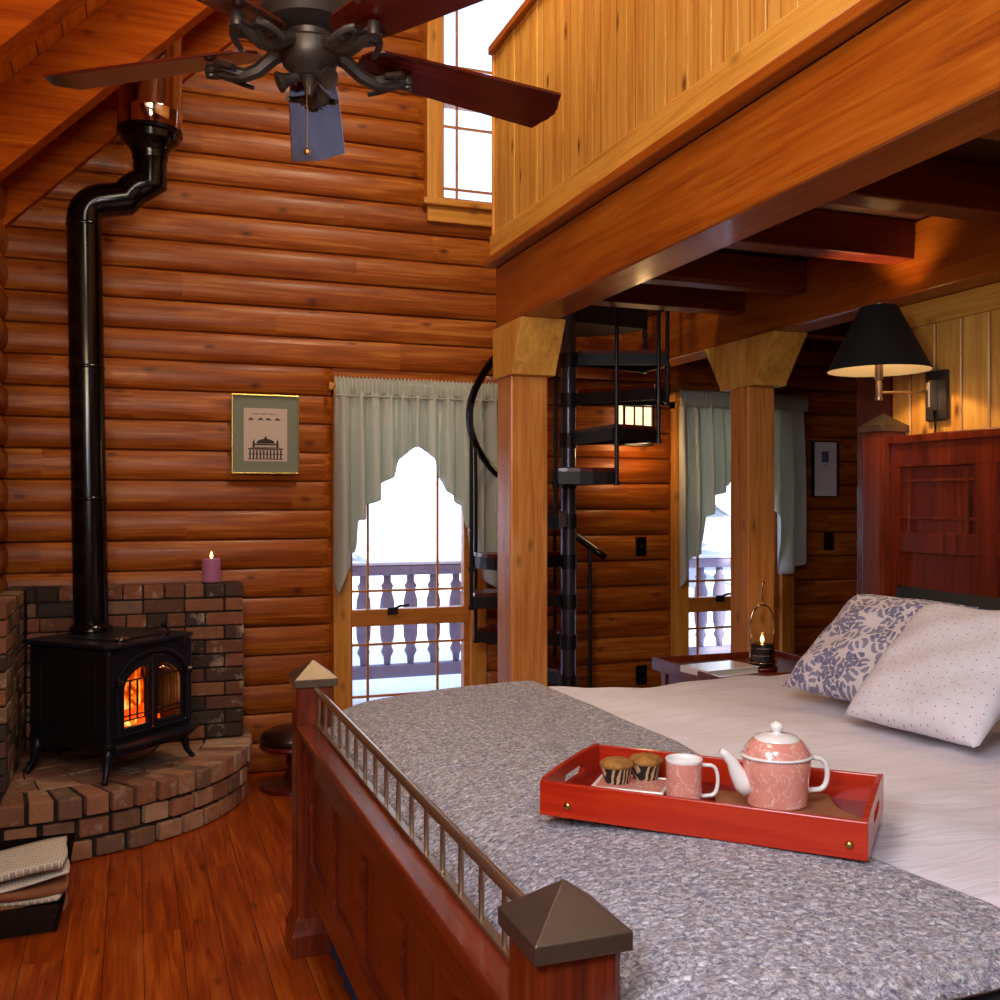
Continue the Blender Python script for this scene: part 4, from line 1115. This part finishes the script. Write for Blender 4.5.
for sx_ in (-1, 1):
    for sy_ in (-1, 1):
        bm = B(); box(bm, sx_*.29-.02, sx_*.29+.02, sy_*.235-.02+.01, sy_*.235+.02+.01, 0, .72); obj('leg', bm, 'cherry', ns, bevel=.003)
jc = thing('jar_candle', 'lit dark jar candle in a wire holder on the nightstand', 'candle', (2.64, 3.80, .7555)); jc.scale = (1.12, 1.12, 1.18)
bm = B(); lathe(bm, [(.058, .0), (.062, .006), (.058, .012)], 24); obj('holder_base', bm, 'cherrydark', jc, smooth=True)
bm = B(); lathe(bm, [(.044, .014), (.046, .02), (.046, .095), (.04, .098), (.001, .098)], 28); obj('wax', bm, 'waxdark', jc, smooth='auto')
bm = B(); lathe(bm, [(.0475, .016), (.0485, .13), (.044, .14), (.043, .135), (.0465, .128), (.0465, .1)], 28, cap=False); obj('glass_jar', bm, 'glass', jc, smooth=True)
bm = B(); lathe(bm, [(.0492, .055), (.0492, .058)], 28, cap=False); lathe(bm, [(.0492, .082), (.0492, .085)], 28, cap=False); obj('silver_bands', bm, 'chrome', jc)
bm = B(); lathe(bm, [(.001, .10), (.007, .108), (.007, .116), (.002, .132)], 10); obj('flame', bm, 'flame', jc, smooth=True)
bm = B(); wp = [(-.056, 0, .01), (-.056, 0, .17)]+[(-.056*math.cos(R(a)), 0, .17+.075*math.sin(R(a))) for a in range(15, 180, 15)]+[(.056, 0, .17), (.056, 0, .01)]
tube(bm, wp, .0035, 8); tube(bm, [(0, 0, .245), (0, 0, .32), (.006, 0, .335), (.012, 0, .325)], .003, 8); tube(bm, [(.056*math.cos(R(a)), .056*math.sin(R(a)), .03) for a in range(0, 360, 15)], .003, 6, True)
obj('wire_handle', bm, 'chrome', jc, smooth=True)
t = thing('book', 'small white paperback lying flat on the nightstand', 'book', (2.42, 3.80, .7555), R(8)); t.scale = (1.15, 1.2, 1.4)
bm = B(); box(bm, -.12, .12, -.075, .075, .002, .018); obj('pages', bm, 'paper', t)
bm = B(); box(bm, -.124, .124, -.078, .078, .018, .021); box(bm, -.124, .124, -.078, .078, 0, .002); box(bm, -.126, -.122, -.078, .078, 0, .021); obj('cover', bm, 'white', t, bevel=.001)

# ------------------------------------------------------------------ swing arm lamp
LX, LY = 2.735, 3.16
lp = thing('swing_arm_lamp', 'brass swing arm wall lamp with black cone shade above headboard', 'wall lamp', (XP-.002, LY, 1.93))
dx = LX-XP
bm = B(); box(bm, -.022, -.0, -.055, .055, -.10, .10); obj('wall_plate', bm, 'bronze', lp, bevel=.004)
bm = B(); box(bm, -.05, -.022, -.012, .012, -.06, .06); lathe(bm, [(.011, -.05), (.011, .05)], 10, Matrix.Translation((-.055, 0, 0))); obj('pivot', bm, 'brass', lp, bevel=.002)
bm = B(); tube(bm, [(-.055, 0, .015), (dx, 0, .0)], .006, 8); lathe(bm, [(.014, -.03), (.016, -.02), (.012, -.01), (.014, .03), (.01, .045), (.016, .055), (.016, .12)], 14, Matrix.Translation((dx, 0, 0))); obj('arm', bm, 'brass', lp, smooth='auto')
bm = B(); lathe(bm, [(.195, .085), (.07, .335)], 40, Matrix.Translation((dx, 0, 0)), cap=False); o = obj('lamp_shade', bm, 'shade', lp, smooth=True)
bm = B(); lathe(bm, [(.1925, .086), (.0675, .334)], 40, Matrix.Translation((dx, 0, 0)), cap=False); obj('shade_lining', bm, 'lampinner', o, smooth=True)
bm = B(); lathe(bm, [(.001, .125), (.02, .14), (.03, .17), (.02, .2), (.001, .215)], 14, Matrix.Translation((dx, 0, 0))); obj('bulb', bm, 'flame', lp, smooth=True)
bm = B(); lathe(bm, [(.001, .365), (.006, .36), (.006, .35), (.003, .345), (.003, .215)], 10, Matrix.Translation((dx, 0, 0)))
for a in (0, 120, 240): tube(bm, [(dx, 0, .333), (dx+.068*math.cos(R(a)), .068*math.sin(R(a)), .333)], .002, 6)
obj('finial', bm, 'bronze', lp, smooth=True)
bm = B(); tube(bm, [(-.028, .0, -.06), (-.012, .01, -.13), (-.006, .03, -.2)], .003, 6); obj('cord', bm, 'black', lp)

# ------------------------------------------------------------------ ceiling fan
fr_, fd = -.495, 2.60          # camera-right and forward distance of the hub
fxw = fd*math.sin(R(A20))+fr_*math.cos(R(A20)); fyw = fd*math.cos(R(A20))-fr_*math.sin(R(A20))
FZ = 2.655
fan = thing('ceiling_fan', 'ceiling fan with dark cherry blades and ornate bronze scroll arms', 'ceiling fan', (fxw, fyw, FZ))
bm = B(); lathe(bm, [(.001, -.055), (.035, -.05), (.05, -.035), (.068, -.02), (.078, .005), (.08, .03), (.07, .04), (.055, .045), (.06, .06), (.12, .075), (.135, .10), (.13, .16), (.10, .20), (.05, .22), (.03, .26), (.02, .28)], 32); obj('motor_housing', bm, 'bronze', fan, smooth='auto')
bm = B(); lathe(bm, [(.014, .27), (.014, roofz(fxw)-FZ-.1)], 12); lathe(bm, [(.02, roofz(fxw)-FZ-.22), (.07, roofz(fxw)-FZ-.14), (.075, roofz(fxw)-FZ+.06)], 20); obj('downrod', bm, 'bronze', fan, smooth='auto')
bm = B(); 
for k in range(10):
    a = 2*PI*k/10; m = Matrix.Rotation(a, 4, 'Z')
    prism(bm, [(.045, -.02), (.115, -.018), (.135, 0), (.115, .018), (.045, .02)], .0, .006, 2, m @ Matrix.Translation((.0, 0, .055)) @ Matrix.Rotation(R(-28), 4, 'Y'))
obj('leaf_ornament', bm, 'bronze', fan, bevel=.003)
bm = B()
for a in (-60, 60, 180):
    m = Matrix.Rotation(R(a), 4, 'Z') @ Matrix.Translation((.03, 0, -.05)) @ Matrix.Rotation(R(115), 4, 'Y')
    lathe(bm, [(.012, 0), (.014, .02), (.02, .04), (.027, .05), (.027, .055), (.02, .052)], 14, m)
lathe(bm, [(.001, -.10), (.008, -.095), (.011, -.085), (.02, -.06), (.03, -.05)], 14)
obj('light_fitter', bm, 'bronze', fan, smooth='auto')
bm = B(); tube(bm, [(-.012, -.03, -.07), (-.012, -.03, -.245)], .0015, 5); lathe(bm, [(.001, -.262), (.008, -.258), (.009, -.25), (.002, -.243)], 10, Matrix.Translation((-.012, -.03, 0))); obj('pull_chain', bm, 'gold', fan)
BL0, BL1 = .135, .715
def blade_outline():
    top = [(BL0, .05), (BL0+.02, .05), (BL0+.05, .062), (BL0+.16, .072), (BL1-.03, .088), (BL1-.01, .088), (BL1-.004, .07), (BL1+.002, .05), (BL1+.012, .03), (BL1+.014, .012), (BL1+.018, 0)]
    top[0] = (BL0, .02)
    return [(x, -y) for x, y in top[:-1]]+[top[-1]]+[(x, y) for x, y in reversed(top[:-1])]
for k in range(5):
    ang = R(98.5-A20+72*k)
    m = Matrix.Rotation(ang, 4, 'Z')
    pit = Matrix.Translation((0, 0, .03)) @ Matrix.Rotation(R(3.5), 4, 'Y') @ Matrix.Rotation(R(-12), 4, 'X')
    bm = B(); prism(bm, blade_outline(), -.004, .004, 2)
    b_ = obj('blade', bm, 'blade', fan, bevel=.002); b_.matrix_local = m @ pit
    bm = B()
    tube(bm, [(.06, 0, .025), (.10, 0, .01), (.14, 0, -.02), (.18, 0, -.032), (.22, 0, -.028), (.262, 0, -.014)], [.021, .020, .019, .018, .016, .013], 8)
    for s in (-1, 1):
        cur = [(.17+.0*q, 0, -.03) for q in (0,)]+[(.19+.05*math.sin(q*.55), s*(.012+.028*(1-math.cos(q*.5))), -.028+.016*math.sin(q*.6)) for q in range(1, 7)]
        tube(bm, cur, [.015]+[.015-.0014*q for q in range(1, 7)], 8)
        for q in range(3):   # leaf lobes
            prism(bm, [(0, 0), (.02, .011), (.045, .004), (.05, 0), (.045, -.006), (.02, -.010)], -.003, .003, 2, Matrix.Translation((.19+.02*q, s*.008, -.022)) @ Matrix.Rotation(s*R(48-16*q), 4, 'Z'))
    lathe(bm, [(.001, -.02), (.014, -.016), (.018, 0), (.014, .016), (.001, .02)], 10, Matrix.Translation((.272, 0, -.014)))
    i_ = obj('blade_iron', bm, 'bronze', fan, smooth='auto'); i_.matrix_local = m

# ------------------------------------------------------------------ lights
def area(name, loc, target, size, power, col, sy=None):
    l = bpy.data.lights.new(name, 'AREA'); l.size = size; l.energy = power; l.color = col
    if sy: l.shape = 'RECTANGLE'; l.size_y = sy
    o = bpy.data.objects.new(name, l); C.objects.link(o); o.location = loc
    d = Vector(target)-Vector(loc); o.rotation_euler = d.to_track_quat('-Z', 'Y').to_euler(); return o
def point(name, loc, power, col, r=.03):
    l = bpy.data.lights.new(name, 'POINT'); l.energy = power; l.color = col; l.shadow_soft_size = r
    o = bpy.data.objects.new(name, l); C.objects.link(o); o.location = loc; return o
area('key_light', (-.52, .55, 2.05), (1.7, 2.1, .7), .8, 46, (.82, .87, 1))
area('high_warm_light', (1.15, 3.7, 4.7), (.7, 5.7, 2.3), .6, 66, (1, .84, .6))
area('bounce_light', (-.3, .9, 2.5), (-.2, 4.4, 4.0), .6, 24, (1, .66, .22))
area('bed_light', (.3, .2, 2.5), (1.7, 2.1, .8), .5, 20, (.9, .92, 1))
area('fill_light', (.4, -1.3, 2.1), (2.2, 4, 1.0), 1.6, 12, (1, .95, .95))
area('loft_front_light', (.2, 1.4, 3.6), (1.7, 3.2, 2.9), .6, 16, (1, .88, .66))
point('lamp_bulb', (LX, LY, 2.17), 15, (1, .66, .32), .025)
point('sconce_bulb', (2.94, YW-.24, 1.83), 4, (1, .6, .25), .05)
point('fire_glow', (.05, 4.97, .60), 1.5, (1, .35, .08), .05)
sn = bpy.data.lights.new('sun', 'SUN'); sn.energy = 8.0; sn.angle = R(2); sn.color = (1, .96, .9)
so = bpy.data.objects.new('sun', sn); C.objects.link(so); so.rotation_euler = (R(48), R(0), R(12)); so.location = (0, 12, 8)

w = bpy.data.worlds.new('World'); bpy.context.scene.world = w; w.use_nodes = True
bg = w.node_tree.nodes['Background']; bg.inputs[0].default_value = (.5, .64, 1, 1); bg.inputs[1].default_value = 2.6

# ------------------------------------------------------------------ camera
cam = bpy.data.cameras.new('camera'); co = bpy.data.objects.new('camera', cam); C.objects.link(co)
co.location = (0, 0, 1.5); co.rotation_euler = (R(90), 0, R(-A20)); cam.sensor_width = 36; cam.lens = 36; cam.shift_y = .003; cam.clip_start = .02
bpy.context.scene.camera = co
sc = bpy.context.scene
sc.view_settings.view_transform = 'Standard'; sc.view_settings.look = 'None'; sc.view_settings.exposure = 0
sc.cycles.max_bounces = 8; sc.cycles.use_denoising = True
